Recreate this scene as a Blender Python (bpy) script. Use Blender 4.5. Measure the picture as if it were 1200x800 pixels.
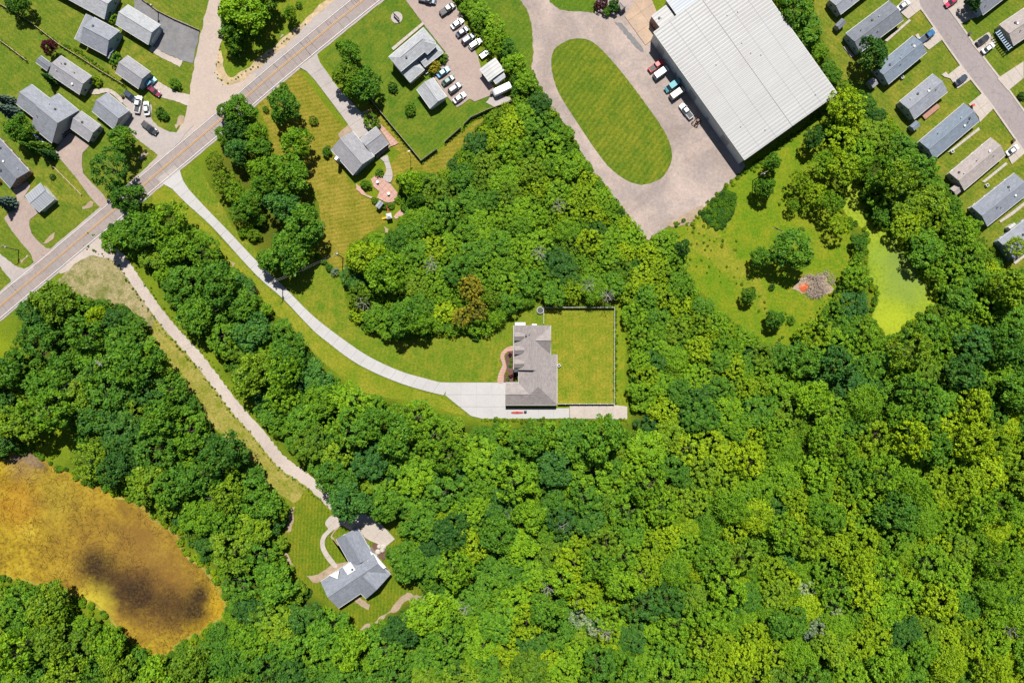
import bpy, bmesh, math, random
import numpy as np
from mathutils import Vector, Matrix
R = math.radians
random.seed(7); rng = np.random.default_rng(11)
scene = bpy.context.scene
col = scene.collection
for o in list(bpy.data.objects): bpy.data.objects.remove(o)

# ------------------------------------------------------------------ camera, sky, sun, exposure
S = 0.28            # metres on the ground for one pixel of the 1200 x 800 photograph
H = 224.0           # flying height of the drone
cam_d = bpy.data.cameras.new('camera'); cam = bpy.data.objects.new('camera', cam_d); col.objects.link(cam)
cam.location = (0, 0, H); cam.rotation_euler = (0, 0, 0)
cam_d.sensor_width = 36; cam_d.lens = 36 * H / (1200 * S); cam_d.clip_end = 6000; cam_d.clip_start = 1
scene.camera = cam
SUN_EL, SUN_DX = R(59), 0.04
wd = bpy.data.worlds.new('World'); scene.world = wd; wd.use_nodes = True
nt = wd.node_tree; bg = nt.nodes['Background']
sky = nt.nodes.new('ShaderNodeTexSky'); sky.sky_type = 'NISHITA'; sky.sun_disc = False
sky.sun_elevation = SUN_EL; sky.sun_rotation = math.atan2(SUN_DX, 1.0)
sky.altitude = 200; sky.air_density = 1.0; sky.dust_density = 0.6; sky.ozone_density = 1.0
nt.links.new(sky.outputs[0], bg.inputs[0]); bg.inputs[1].default_value = 0.05
sun_d = bpy.data.lights.new('sun', 'SUN'); sun_d.energy = 5.0; sun_d.angle = R(0.5); sun_d.color = (1.0, 0.965, 0.9)
sun = bpy.data.objects.new('sun', sun_d); col.objects.link(sun)
sdir = Vector((SUN_DX * math.cos(SUN_EL), math.cos(SUN_EL), math.sin(SUN_EL)))
sun.rotation_euler = sdir.to_track_quat('Z', 'Y').to_euler(); sun.location = sdir * 300
vs = scene.view_settings; vs.view_transform = 'Standard'; vs.look = 'None'; vs.gamma = 1; vs.use_curve_mapping = False
vs.exposure = 0.85

# ------------------------------------------------------------------ helpers
def W(p, h=0.0):
    k = 1 - h / H
    return Vector(((p[0] - 600) * S * k, (400 - p[1]) * S * k, h))
def Z(ox, oy, s):
    return lambda *pts: [(ox + x / s, oy + y / s) for x, y in pts]
zC1, zC2, zC3, zC4 = Z(0, 0, 4), Z(300, 0, 4), Z(600, 0, 4), Z(900, 0, 4)
zC5, zC6, zC7, zC8 = Z(0, 200, 4), Z(300, 200, 4), Z(600, 200, 4), Z(900, 200, 4)
zMain, zH2, zMid, zOff, zWh = Z(570, 340, 5), Z(330, 590, 5), Z(370, 110, 5), Z(430, 0, 5.717), Z(700, 0, 5.333)
zM1, zM2, zM3 = Z(960, 0, 6.667), Z(1050, 80, 6.667), Z(1080, 180, 5.717)
zA, zB, zCc, zD, zE, zF = Z(0, 80, 6.667), Z(70, 0, 6.667), Z(100, 80, 6.667), Z(0, 190, 6.667), Z(0, 280, 6.667), Z(230, 0, 5.715)
zG, zI = Z(780, 170, 5.717), Z(840, 230, 4.706)

def tag(o, label=None, cat=None, group=None, kind=None):
    if label: o['label'] = label
    if cat: o['category'] = cat
    if group: o['group'] = group
    if kind: o['kind'] = kind
    return o
def empty(name, loc=(0, 0, 0), rz=0.0):
    o = bpy.data.objects.new(name, None); o.empty_display_size = 0.5
    o.location = loc; o.rotation_euler = (0, 0, rz); col.objects.link(o); return o
def link(name, me, m=None, parent=None, loc=None, rz=None):
    o = bpy.data.objects.new(name, me); col.objects.link(o)
    if m is not None:
        if len(me.materials) == 0: me.materials.append(m)
        elif me.materials[0] is not m:
            o.material_slots[0].link = 'OBJECT'; o.material_slots[0].material = m
    if parent: o.parent = parent
    if loc is not None: o.location = loc
    if rz is not None: o.rotation_euler = (0, 0, rz)
    return o
def mesh(vs_, fs, name='m', smooth=False, uv=None):
    me = bpy.data.meshes.new(name); me.from_pydata([tuple(v) for v in vs_], [], fs); 
    if uv is not None:
        l = me.uv_layers.new(name='uv')
        for pi, p in enumerate(me.polygons):
            for k, li in enumerate(p.loop_indices): l.data[li].uv = uv[pi][k]
    if smooth: me.polygons.foreach_set('use_smooth', [True] * len(me.polygons))
    me.update(); return me
class MB:
    def __init__(s): s.v = []; s.f = []
    def box(s, c, d, rz=0.0, taper=1.0):
        b = len(s.v); cx, cy, cz = c; a, e, g = d[0] / 2, d[1] / 2, d[2] / 2; co, si = math.cos(rz), math.sin(rz)
        for z, t in ((-g, 1.0), (g, taper)):
            for x, y in ((-a, -e), (a, -e), (a, e), (-a, e)):
                x *= t; y *= t
                s.v.append((cx + x * co - y * si, cy + x * si + y * co, cz + z))
        for q in ((3, 2, 1, 0), (4, 5, 6, 7), (0, 1, 5, 4), (1, 2, 6, 5), (2, 3, 7, 6), (3, 0, 4, 7)): s.f.append([b + i for i in q])
        return s
    def tube(s, p, q, r0, r1=None, n=6, cap=True):
        r1 = r0 if r1 is None else r1; p = Vector(p); q = Vector(q); d = (q - p).normalized()
        a = d.orthogonal().normalized(); c = d.cross(a); b = len(s.v)
        for P, r in ((p, r0), (q, r1)):
            for i in range(n):
                t = 2 * math.pi * i / n; s.v.append(tuple(P + a * (r * math.cos(t)) + c * (r * math.sin(t))))
        for i in range(n): s.f.append([b + i, b + (i + 1) % n, b + n + (i + 1) % n, b + n + i])
        if cap: s.f.append([b + n + i for i in range(n)]); s.f.append([b + i for i in reversed(range(n))])
        return s
    def prism(s, poly, z0, z1):
        b = len(s.v); n = len(poly)
        s.v += [(x, y, z0) for x, y in poly] + [(x, y, z1) for x, y in poly]
        s.f.append([b + n + i for i in range(n)]); s.f.append([b + i for i in reversed(range(n))])
        for i in range(n): s.f.append([b + i, b + (i + 1) % n, b + n + (i + 1) % n, b + n + i])
        return s
    def me(s, name='m', smooth=False): return mesh(s.v, s.f, name, smooth)
def ccw(poly):
    a = sum(poly[i][0] * poly[(i + 1) % len(poly)][1] - poly[(i + 1) % len(poly)][0] * poly[i][1] for i in range(len(poly)))
    return poly if a > 0 else poly[::-1]
def world_poly(px, h=0.0): return ccw([tuple(W(p, h)[:2]) for p in px])
def catmull(pts, n=5, closed=True):
    out = []; m = len(pts)
    for i in range(m if closed else m - 1):
        if closed: p0, p1, p2, p3 = (pts[(i + k - 1) % m] for k in range(4))
        else: p0, p1, p2, p3 = pts[max(i - 1, 0)], pts[i], pts[i + 1], pts[min(i + 2, m - 1)]
        for k in range(n):
            t = k / n
            out.append(tuple(0.5 * (2 * b + (c - a) * t + (2 * a - 5 * b + 4 * c - d) * t * t + (3 * b - a - 3 * c + d) * t ** 3) for a, b, c, d in zip(p0, p1, p2, p3)))
    if not closed: out.append(tuple(pts[-1]))
    return out
def roughen(poly, amp, step=0.9):
    if amp <= 0: return poly
    out = []; n = len(poly); ph = random.random() * 50
    for i in range(n):
        a = Vector(poly[i]); b = Vector(poly[(i + 1) % n]); d = b - a; L = d.length
        if L < 1e-4: continue
        k = max(1, int(L / step)); nn = Vector((-d.y, d.x)) / L
        for j in range(k):
            p = a + d * (j / k)
            e = amp * (0.55 * math.sin(p.x * 0.9 + p.y * 0.7 + ph) + 0.45 * math.sin(p.x * 2.3 - p.y * 1.9 + ph * 2) + random.uniform(-.25, .25))
            out.append(tuple(p + nn * e))
    return out
def pip(pts, poly):
    pts = np.asarray(pts, float); x, y = pts[:, 0], pts[:, 1]; c = np.zeros(len(pts), bool); n = len(poly)
    for i in range(n):
        x0, y0 = poly[i]; x1, y1 = poly[(i + 1) % n]
        if y0 == y1: continue
        c ^= ((y0 > y) != (y1 > y)) & (x < (x1 - x0) * (y - y0) / (y1 - y0) + x0)
    return c
def pdist(pts, poly, closed=True):
    pts = np.asarray(pts, float); d = np.full(len(pts), 1e9); n = len(poly)
    for i in range(n if closed else n - 1):
        a = np.array(poly[i], float); b = np.array(poly[(i + 1) % n], float); ab = b - a; l = (ab @ ab) or 1e-9
        t = np.clip(((pts - a) @ ab) / l, 0, 1); d = np.minimum(d, np.hypot(*(pts - a - t[:, None] * ab).T))
    return d
def clip_convex(sub, clip):
    out = list(sub)
    for i in range(len(clip)):
        a = clip[i]; b = clip[(i + 1) % len(clip)]
        ins = lambda p: (b[0] - a[0]) * (p[1] - a[1]) - (b[1] - a[1]) * (p[0] - a[0]) >= 0
        res = []
        for j in range(len(out)):
            p, q = out[j - 1], out[j]; ip, iq = ins(p), ins(q)
            if ip != iq:
                d1 = (b[0] - a[0]) * (p[1] - a[1]) - (b[1] - a[1]) * (p[0] - a[0]); d2 = (b[0] - a[0]) * (q[1] - a[1]) - (b[1] - a[1]) * (q[0] - a[0])
                t = d1 / (d1 - d2); res.append((p[0] + (q[0] - p[0]) * t, p[1] + (q[1] - p[1]) * t))
            if iq: res.append(q)
        out = res
        if len(out) < 3: return []
    return out

# ------------------------------------------------------------------ materials
def nodes(name):
    m = bpy.data.materials.new(name); m.use_nodes = True; t = m.node_tree
    return m, t, t.nodes['Principled BSDF']
def N(t, ty, **kw):
    n = t.nodes.new(ty)
    for k, v in kw.items():
        if k.startswith('i_'):
            key = k[2:].replace('_', ' '); n.inputs[key].default_value = v
        else: setattr(n, k, v)
    return n
KA = 0.78   # all hard surfaces share one scale
def ks(c): return tuple(x * KA for x in c)
def c4(c): return (c[0], c[1], c[2], 1)
def ramp(t, fac, stops, interp='LINEAR'):
    r = t.nodes.new('ShaderNodeValToRGB'); r.color_ramp.interpolation = interp; e = r.color_ramp.elements
    while len(e) < len(stops): e.new(0.5)
    for k, (p, c) in enumerate(stops): e[k].position = p; e[k].color = c4(c) if not isinstance(c, (int, float)) else (c, c, c, 1)
    t.links.new(fac, r.inputs[0]); return r.outputs[0]
def mix(t, fac, a, b, mode='MIX'):
    n = t.nodes.new('ShaderNodeMix'); n.data_type = 'RGBA'; n.blend_type = mode
    for sock, v in ((n.inputs[0], fac), (n.inputs[6], a), (n.inputs[7], b)):
        if hasattr(v, 'is_output') or isinstance(v, bpy.types.NodeSocket): t.links.new(v, sock)
        elif isinstance(v, (int, float)): sock.default_value = v if sock.type == 'VALUE' else (v, v, v, 1)
        else: sock.default_value = c4(v)
    return n.outputs[2]
def pos(t): return t.nodes.new('ShaderNodeNewGeometry').outputs['Position']
def noise(t, vec, scale, detail=4, rough=0.6, out='Fac', dist=0.0):
    n = N(t, 'ShaderNodeTexNoise'); n.inputs['Scale'].default_value = scale; n.inputs['Detail'].default_value = detail
    n.inputs['Roughness'].default_value = rough; n.inputs['Distortion'].default_value = dist
    t.links.new(vec, n.inputs['Vector']); return n.outputs[out]
def bump(t, bs, h, strength=0.4, dist=0.05):
    b = N(t, 'ShaderNodeBump'); b.inputs['Strength'].default_value = strength; b.inputs['Distance'].default_value = dist
    t.links.new(h, b.inputs['Height']); t.links.new(b.outputs[0], bs.inputs['Normal'])
def plain(name, c, rough=0.6, metal=0.0, var=0.12, scale=3.0, spec=None):
    c = ks(c); m, t, b = nodes(name); p = pos(t); f = noise(t, p, scale)
    t.links.new(mix(t, f, tuple(x * (1 - var) for x in c), tuple(min(1, x * (1 + var)) for x in c)), b.inputs['Base Color'])
    b.inputs['Roughness'].default_value = rough; b.inputs['Metallic'].default_value = metal
    if spec is not None: b.inputs['Specular IOR Level'].default_value = spec
    return m
def rot_coord(t, ang):
    mp = N(t, 'ShaderNodeMapping'); mp.inputs['Rotation'].default_value = (0, 0, ang); t.links.new(pos(t), mp.inputs['Vector']); return mp.outputs[0]
def lawn_mat(name, base, dry, lush, stripe=None, sw=2.0, samt=0.2, dryamt=0.5):
    base, dry, lush = (tuple(x * k for x, k in zip(q, (0.66, 0.78, 0.30))) for q in (base, dry, lush)); samt *= 0.5
    m, t, b = nodes(name); p = pos(t)
    big = noise(t, p, 0.035, 5, 0.65); mid = noise(t, p, 0.22, 6, 0.75); fine = noise(t, p, 1.5, 6, 0.82)
    cdry = mix(t, ramp(t, big, [(0.5 - dryamt * 0.22, 0.0), (0.72, 1.0)]), base, dry)
    cl = mix(t, ramp(t, mid, [(0.42, 0.0), (0.62, 1.0)]), cdry, lush)
    c = mix(t, ramp(t, fine, [(0.36, 0.0), (0.64, 1.0)]), mix(t, 1.0, cl, (0.58, 0.66, 0.6), 'MULTIPLY'), mix(t, 1.0, cl, (1.36, 1.26, 1.3), 'MULTIPLY'))
    sp = ramp(t, noise(t, p, 0.8, 5, 0.75), [(0.56, 0.0), (0.70, 0.75)])
    c = mix(t, sp, c, dry)
    if stripe is not None:
        rc = rot_coord(t, stripe); w = N(t, 'ShaderNodeTexWave', wave_type='BANDS', bands_direction='X'); w.inputs['Scale'].default_value = 0.314 / sw
        w.inputs['Distortion'].default_value = 2.6; w.inputs['Detail'].default_value = 3; w.inputs['Detail Scale'].default_value = 0.8
        t.links.new(rc, w.inputs['Vector'])
        c = mix(t, ramp(t, w.outputs['Fac'], [(0.35, 0.0), (0.65, 1.0)]), mix(t, 1.0, c, 1 - samt, 'MULTIPLY'), mix(t, 1.0, c, 1 + samt * 0.6, 'MULTIPLY'))
    t.links.new(c, b.inputs['Base Color']); b.inputs['Roughness'].default_value = 0.9; b.inputs['Specular IOR Level'].default_value = 0.1
    bump(t, b, fine, 0.7, 0.15); return m
def paved_mat(name, c, dark=0.8, light=1.15, tint=None, grain=8.0, crack=0.0, patch=0.06, mott=0.12):
    c = ks(c); tint = ks(tint) if tint else None; m, t, b = nodes(name); p = pos(t)
    big = noise(t, p, patch, 6, 0.68, dist=0.6); fine = noise(t, p, grain, 3, 0.8)
    cc = ramp(t, big, [(0.3, tuple(x * dark for x in c)), (0.5, c), (0.72, tuple(min(.95, x * light) for x in c))])
    if tint: cc = mix(t, ramp(t, noise(t, p, patch * 2.3, 5, 0.7), [(0.45, 0.0), (0.7, 0.85)]), cc, tint)
    gr = noise(t, p, 1.1, 5, 0.8); cc = mix(t, 1.0, cc, ramp(t, gr, [(0.32, 1 - mott), (0.68, 1 + mott)]), 'MULTIPLY')
    cc = mix(t, ramp(t, fine, [(0.25, 0.0), (0.75, 1.0)]), mix(t, 1.0, cc, 0.86, 'MULTIPLY'), mix(t, 1.0, cc, 1.1, 'MULTIPLY'))
    st = ramp(t, noise(t, p, 0.9, 4, 0.7), [(0.63, 0.0), (0.72, 0.4)]); cc = mix(t, st, cc, tuple(x * 0.62 for x in c))
    if crack:
        v = N(t, 'ShaderNodeTexVoronoi', feature='DISTANCE_TO_EDGE'); v.inputs['Scale'].default_value = 0.12
        wp = N(t, 'ShaderNodeVectorMath', operation='ADD'); nz = noise(t, p, 0.4, 3, 0.6, 'Color')
        sc = N(t, 'ShaderNodeVectorMath', operation='SCALE'); sc.inputs['Scale'].default_value = 4.0
        t.links.new(nz, sc.inputs[0]); t.links.new(p, wp.inputs[0]); t.links.new(sc.outputs[0], wp.inputs[1]); t.links.new(wp.outputs[0], v.inputs['Vector'])
        cc = mix(t, ramp(t, v.outputs['Distance'], [(0.0, crack), (0.012, 0.0)]), cc, tuple(x * 0.35 for x in c))
    t.links.new(cc, b.inputs['Base Color']); b.inputs['Roughness'].default_value = 0.85; b.inputs['Specular IOR Level'].default_value = 0.25
    bump(t, b, fine, 0.3, 0.03); return m
def shingle_mat(name, c, var=0.13, tab=(0.32, 0.15)):
    c = ks(c); m, t, b = nodes(name); uvn = N(t, 'ShaderNodeUVMap'); uvn.uv_map = 'uv'
    br = N(t, 'ShaderNodeTexBrick'); br.offset = 0.5; t.links.new(uvn.outputs[0], br.inputs['Vector'])
    br.inputs['Scale'].default_value = 1.0; br.inputs['Brick Width'].default_value = tab[0] * 2.4; br.inputs['Row Height'].default_value = tab[1] * 2.0
    br.inputs['Mortar Size'].default_value = 0.012; br.inputs['Bias'].default_value = 0.0
    br.inputs['Color1'].default_value = c4(tuple(x * (1 - var) for x in c)); br.inputs['Color2'].default_value = c4(tuple(x * (1 + var) for x in c)); br.inputs['Mortar'].default_value = c4(tuple(x * .55 for x in c))
    p = pos(t); w = noise(t, p, 0.5, 5, 0.7)
    cc = mix(t, 1.0, br.outputs['Color'], ramp(t, w, [(0.3, 0.9), (0.7, 1.09)]), 'MULTIPLY')
    g = noise(t, p, 12, 2, 0.8); cc = mix(t, 1.0, cc, ramp(t, g, [(0.3, 0.85), (0.7, 1.12)]), 'MULTIPLY')
    t.links.new(cc, b.inputs['Base Color']); b.inputs['Roughness'].default_value = 0.9; b.inputs['Specular IOR Level'].default_value = 0.2
    bump(t, b, br.outputs['Fac'], -0.3, 0.02); return m
def metal_roof_mat(name, c, streak=0.12, seam=None):
    c = ks(c); m, t, b = nodes(name); uvn = N(t, 'ShaderNodeUVMap'); uvn.uv_map = 'uv'
    mp = N(t, 'ShaderNodeMapping'); mp.inputs['Scale'].default_value = (1.0, 0.06, 1); t.links.new(uvn.outputs[0], mp.inputs['Vector'])
    st = noise(t, mp.outputs[0], 0.9, 5, 0.65); big = noise(t, pos(t), 0.09, 5, 0.7)
    cc = ramp(t, st, [(0.3, tuple(x * (1 - streak) for x in c)), (0.7, tuple(min(.9, x * (1 + streak)) for x in c))])
    cc = mix(t, ramp(t, big, [(0.42, 0.0), (0.70, 0.6)]), cc, (c[0] * 0.87, c[1] * 0.85, c[2] * 0.83))
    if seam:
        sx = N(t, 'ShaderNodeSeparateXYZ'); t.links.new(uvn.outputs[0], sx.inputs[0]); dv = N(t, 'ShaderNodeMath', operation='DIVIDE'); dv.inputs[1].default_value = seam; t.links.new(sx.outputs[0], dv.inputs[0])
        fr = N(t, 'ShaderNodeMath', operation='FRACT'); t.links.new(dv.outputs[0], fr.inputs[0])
        cc = mix(t, 1.0, cc, ramp(t, fr.outputs[0], [(0.0, 1.0), (0.42, 1.08), (0.5, 0.66), (0.66, 0.78), (0.85, 1.0)]), 'MULTIPLY')  # bright and dark side of each rib painted into the roof colour along the seams
    t.links.new(cc, b.inputs['Base Color']); b.inputs['Roughness'].default_value = 0.55; b.inputs['Specular IOR Level'].default_value = 0.3; return m
def siding_mat(name, c):
    c = ks(c); m, t, b = nodes(name); sx = N(t, 'ShaderNodeSeparateXYZ'); t.links.new(pos(t), sx.inputs[0])
    mt = N(t, 'ShaderNodeMath', operation='MODULO'); mt.inputs[1].default_value = 0.15; t.links.new(sx.outputs['Z'], mt.inputs[0])
    f = noise(t, pos(t), 1.2); cc = mix(t, f, tuple(x * .88 for x in c), tuple(min(.95, x * 1.08) for x in c))
    t.links.new(cc, b.inputs['Base Color']); b.inputs['Roughness'].default_value = 0.6
    bump(t, b, mt.outputs[0], 0.6, 0.3); return m
def leaf_mat(name, c, warm=0.25, trans=0.16, sheen=0.3):
    m = bpy.data.materials.new(name); m.use_nodes = True; t = m.node_tree; t.nodes.remove(t.nodes['Principled BSDF']); out = t.nodes['Material Output']
    oi = N(t, 'ShaderNodeObjectInfo'); at = N(t, 'ShaderNodeAttribute'); at.attribute_name = 'tone'
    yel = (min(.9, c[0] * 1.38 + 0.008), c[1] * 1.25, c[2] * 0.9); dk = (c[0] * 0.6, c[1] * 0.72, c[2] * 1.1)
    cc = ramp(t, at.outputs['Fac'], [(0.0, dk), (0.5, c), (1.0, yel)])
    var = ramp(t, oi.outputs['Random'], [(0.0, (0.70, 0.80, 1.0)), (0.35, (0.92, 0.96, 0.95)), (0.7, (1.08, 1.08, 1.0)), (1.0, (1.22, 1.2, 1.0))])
    cc = mix(t, 1.0, cc, var, 'MULTIPLY')
    g = noise(t, pos(t), 1.3, 2, 0.6); cc = mix(t, 1.0, cc, ramp(t, g, [(0.3, 0.85), (0.7, 1.15)]), 'MULTIPLY')
    d = N(t, 'ShaderNodeBsdfDiffuse'); tr = N(t, 'ShaderNodeBsdfTranslucent'); gl = N(t, 'ShaderNodeBsdfGlossy'); gl.inputs['Roughness'].default_value = 0.55
    gl.inputs['Color'].default_value = (0.6, 0.66, 0.6, 1)
    t.links.new(cc, d.inputs[0]); t.links.new(mix(t, 1.0, cc, (1.25, 1.2, 0.7), 'MULTIPLY'), tr.inputs[0])
    m1 = N(t, 'ShaderNodeMixShader'); m1.inputs[0].default_value = trans; t.links.new(d.outputs[0], m1.inputs[1]); t.links.new(tr.outputs[0], m1.inputs[2])
    m2 = N(t, 'ShaderNodeMixShader'); m2.inputs[0].default_value = 0.012; t.links.new(m1.outputs[0], m2.inputs[1]); t.links.new(gl.outputs[0], m2.inputs[2])
    t.links.new(m2.outputs[0], out.inputs['Surface']); return m

HUES = {'lime': (0.162, 0.250, 0.007), 'bright': (0.102, 0.205, 0.009), 'mid': (0.064, 0.155, 0.012), 'deep': (0.034, 0.098, 0.014),
        'teal': (0.042, 0.122, 0.020), 'olive': (0.100, 0.178, 0.010), 'silver': (0.175, 0.235, 0.125), 'gold': (0.235, 0.205, 0.018),
        'maroon': (0.070, 0.012, 0.022), 'spruce': (0.060, 0.100, 0.085), 'grey': (0.20, 0.19, 0.16)}
LEAF = {k: leaf_mat('leaf_' + k, v) for k, v in HUES.items()}
M = {}
M['bark'] = plain('bark', (0.09, 0.07, 0.055), 0.9, var=0.3, scale=6)
M['snag'] = plain('snag', (0.30, 0.28, 0.25), 0.9, var=0.25, scale=5)
GRASS, DRY, LUSH = (0.115, 0.155, 0.016), (0.245, 0.190, 0.035), (0.075, 0.145, 0.012)
M['lawn_main'] = lawn_mat('lawn_main', (0.145, 0.172, 0.025), (0.26, 0.20, 0.05), (0.095, 0.152, 0.018), R(8), 1.4, 0.08, 0.6)
M['lawn_fenced'] = lawn_mat('lawn_fenced', (0.195, 0.185, 0.03), (0.30, 0.22, 0.06), (0.14, 0.17, 0.022), R(0), 1.1, 0.07, 0.7)
M['lawn_lush'] = lawn_mat('lawn_lush', (0.098, 0.145, 0.022), (0.18, 0.165, 0.04), (0.068, 0.122, 0.02), R(40), 1.5, 0.10, 0.25)
M['lawn_oval'] = lawn_mat('lawn_oval', (0.125, 0.148, 0.022), (0.21, 0.18, 0.035), (0.085, 0.128, 0.02), R(37), 1.7, 0.22, 0.4)
M['lawn_striped'] = lawn_mat('lawn_striped', (0.13, 0.155, 0.018), (0.22, 0.175, 0.03), (0.09, 0.135, 0.014), R(3), 1.1, 0.22, 0.4)
M['lawn_dry'] = lawn_mat('lawn_dry', (0.215, 0.165, 0.035), (0.31, 0.205, 0.09), (0.155, 0.14, 0.022), R(80), 1.3, 0.2, 0.7)
M['verge_dry'] = lawn_mat('verge_dry', (0.25, 0.195, 0.07), (0.38, 0.265, 0.22), (0.165, 0.165, 0.03), None, 1, 0, 0.8)
M['lawn_park'] = lawn_mat('lawn_park', (0.13, 0.15, 0.03), (0.26, 0.195, 0.06), (0.09, 0.132, 0.02), R(-52), 1.4, 0.12, 0.5)
M['lawn_farm'] = lawn_mat('lawn_farm', (0.125, 0.15, 0.03), (0.24, 0.19, 0.06), (0.085, 0.128, 0.02), R(-50), 1.5, 0.12, 0.45)
M['meadow'] = lawn_mat('meadow', (0.15, 0.185, 0.015), (0.25, 0.21, 0.035), (0.10, 0.17, 0.012), None, 1, 0, 0.6)
M['meadow_dry'] = lawn_mat('meadow_dry', (0.20, 0.19, 0.03), (0.29, 0.23, 0.06), (0.14, 0.175, 0.02), None, 1, 0, 0.6)
M['rough_grass'] = lawn_mat('rough_grass', (0.28, 0.20, 0.22), (0.42, 0.29, 0.45), (0.15, 0.14, 0.08), None, 1, 0, 0.8)
M['tall_grass'] = lawn_mat('tall_grass', (0.045, 0.12, 0.02), (0.08, 0.14, 0.02), (0.035, 0.10, 0.025), None, 1, 0, 0.2)
M['asphalt'] = paved_mat('asphalt', (0.27, 0.222, 0.205), 0.85, 1.15, (0.245, 0.22, 0.215), crack=0.3)
M['shoulder'] = paved_mat('shoulder', (0.345, 0.30, 0.28), 0.85, 1.12, (0.305, 0.27, 0.255))
M['apron'] = paved_mat('apron', (0.40, 0.32, 0.27), 0.9, 1.08, (0.36, 0.29, 0.25), patch=0.05)
M['gravel'] = paved_mat('gravel', (0.41, 0.345, 0.30), 0.82, 1.12, (0.36, 0.305, 0.265), grain=4)
M['yard'] = paved_mat('yard', (0.335, 0.265, 0.23), 0.62, 1.28, (0.235, 0.20, 0.19), grain=3, patch=0.05, mott=0.16)
M['pink_paving'] = paved_mat('pink_paving', (0.32, 0.245, 0.21), 0.88, 1.1, (0.285, 0.225, 0.2), grain=6, crack=0.35)
M['sealed'] = paved_mat('sealed', (0.155, 0.15, 0.155), 0.8, 1.25, (0.20, 0.19, 0.185), grain=5, crack=0.35, patch=0.15)
M['street'] = paved_mat('street', (0.255, 0.215, 0.21), 0.9, 1.1, (0.235, 0.205, 0.205), crack=0.4)
M['concrete_new'] = paved_mat('concrete_new', (0.41, 0.395, 0.385), 0.93, 1.06, (0.375, 0.355, 0.345), grain=9, mott=0.07)
M['concrete'] = paved_mat('concrete', (0.40, 0.345, 0.30), 0.9, 1.08, (0.36, 0.315, 0.275), grain=9)
M['concrete_old'] = paved_mat('concrete_old', (0.355, 0.315, 0.295), 0.88, 1.1, (0.32, 0.285, 0.265), grain=7)
M['tan_pad'] = paved_mat('tan_pad', (0.40, 0.285, 0.20), 0.85, 1.15, (0.34, 0.26, 0.20), grain=5, patch=0.12)
M['brick_path'] = paved_mat('brick_path', (0.44, 0.255, 0.20), 0.85, 1.15, (0.40, 0.27, 0.23), grain=6, patch=0.3)
M['soil'] = paved_mat('soil', (0.30, 0.22, 0.15), 0.7, 1.2, (0.36, 0.28, 0.2), grain=4, patch=0.2)
M['mulch'] = paved_mat('mulch', (0.10, 0.055, 0.04), 0.7, 1.4, (0.16, 0.08, 0.06), grain=4, patch=0.4)
M['rubble'] = paved_mat('rubble', (0.42, 0.31, 0.19), 0.6, 1.25, (0.30, 0.24, 0.12), grain=2.2, patch=0.3)
for k_, c_ in (('roof_slate', (0.245, 0.255, 0.285)), ('roof_light', (0.37, 0.375, 0.39)), ('roof_grey', (0.29, 0.285, 0.30)), ('roof_brown', (0.27, 0.24, 0.23)), ('roof_blue', (0.20, 0.23, 0.275)), ('roof_charcoal', (0.16, 0.17, 0.195)), ('roof_taupe', (0.31, 0.265, 0.25)), ('roof_steel', (0.19, 0.205, 0.24)), ('roof_white', (0.36, 0.36, 0.355)), ('roof_tin', (0.36, 0.39, 0.43)), ('roof_metal_grey', (0.28, 0.29, 0.32))): M[k_ + '_cap'] = plain(k_ + '_cap', c_, 0.85, var=0.15)
M['joint'] = plain('joint', (0.29, 0.265, 0.24), 0.95)
M['paint_white'] = plain('paint_white', (0.60, 0.57, 0.55), 0.7, var=0.18, scale=1.5)
M['paint_yellow'] = plain('paint_yellow', (0.56, 0.33, 0.13), 0.7, var=0.2, scale=1.5)
M['tar'] = plain('tar', (0.17, 0.145, 0.14), 0.7, var=0.2)
M['white'] = plain('white', (0.60, 0.60, 0.59), 0.45, var=0.05)
M['trim'] = plain('trim', (0.52, 0.51, 0.49), 0.5, var=0.06)
M['glass'] = plain('glass', (0.03, 0.04, 0.05), 0.08, var=0.1, spec=0.8)
M['dark'] = plain('dark', (0.03, 0.03, 0.032), 0.6, var=0.2)
M['tyre'] = plain('tyre', (0.022, 0.022, 0.022), 0.85)
M['rim'] = plain('rim', (0.42, 0.42, 0.43), 0.3, 0.8)
M['lamp_clear'] = plain('lamp_clear', (0.72, 0.72, 0.7), 0.15)
M['lamp_red'] = plain('lamp_red', (0.35, 0.02, 0.015), 0.2)
M['galv'] = plain('galv', (0.42, 0.43, 0.44), 0.45, 0.4)
M['wood_grey'] = plain('wood_grey', (0.34, 0.29, 0.235), 0.85, var=0.25, scale=2)
M['wood_tan'] = plain('wood_tan', (0.46, 0.34, 0.22), 0.85, var=0.25, scale=2)
M['wood_red'] = plain('wood_red', (0.34, 0.17, 0.12), 0.8, var=0.2, scale=2)
M['pole_wood'] = plain('pole_wood', (0.16, 0.12, 0.09), 0.9, var=0.25)
M['wire'] = plain('wire', (0.22, 0.22, 0.23), 0.5, 0.5)
M['stone'] = plain('stone', (0.42, 0.38, 0.33), 0.9, var=0.3, scale=1.5)
M['orange'] = plain('orange', (0.50, 0.11, 0.03), 0.5)
M['red'] = plain('red', (0.45, 0.04, 0.03), 0.45)
M['yellow'] = plain('yellow', (0.62, 0.42, 0.03), 0.45)
M['kayak_blue'] = plain('kayak_blue', (0.12, 0.35, 0.55), 0.35)
for k, c in {'roof_slate': (0.235, 0.245, 0.275), 'roof_light': (0.34, 0.345, 0.36), 'roof_grey': (0.265, 0.26, 0.275), 'roof_brown': (0.285, 0.25, 0.24),
             'roof_blue': (0.165, 0.195, 0.24), 'roof_charcoal': (0.155, 0.165, 0.19), 'roof_taupe': (0.32, 0.275, 0.26), 'roof_steel': (0.20, 0.215, 0.25)}.items(): M[k] = shingle_mat(k, c)
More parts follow.
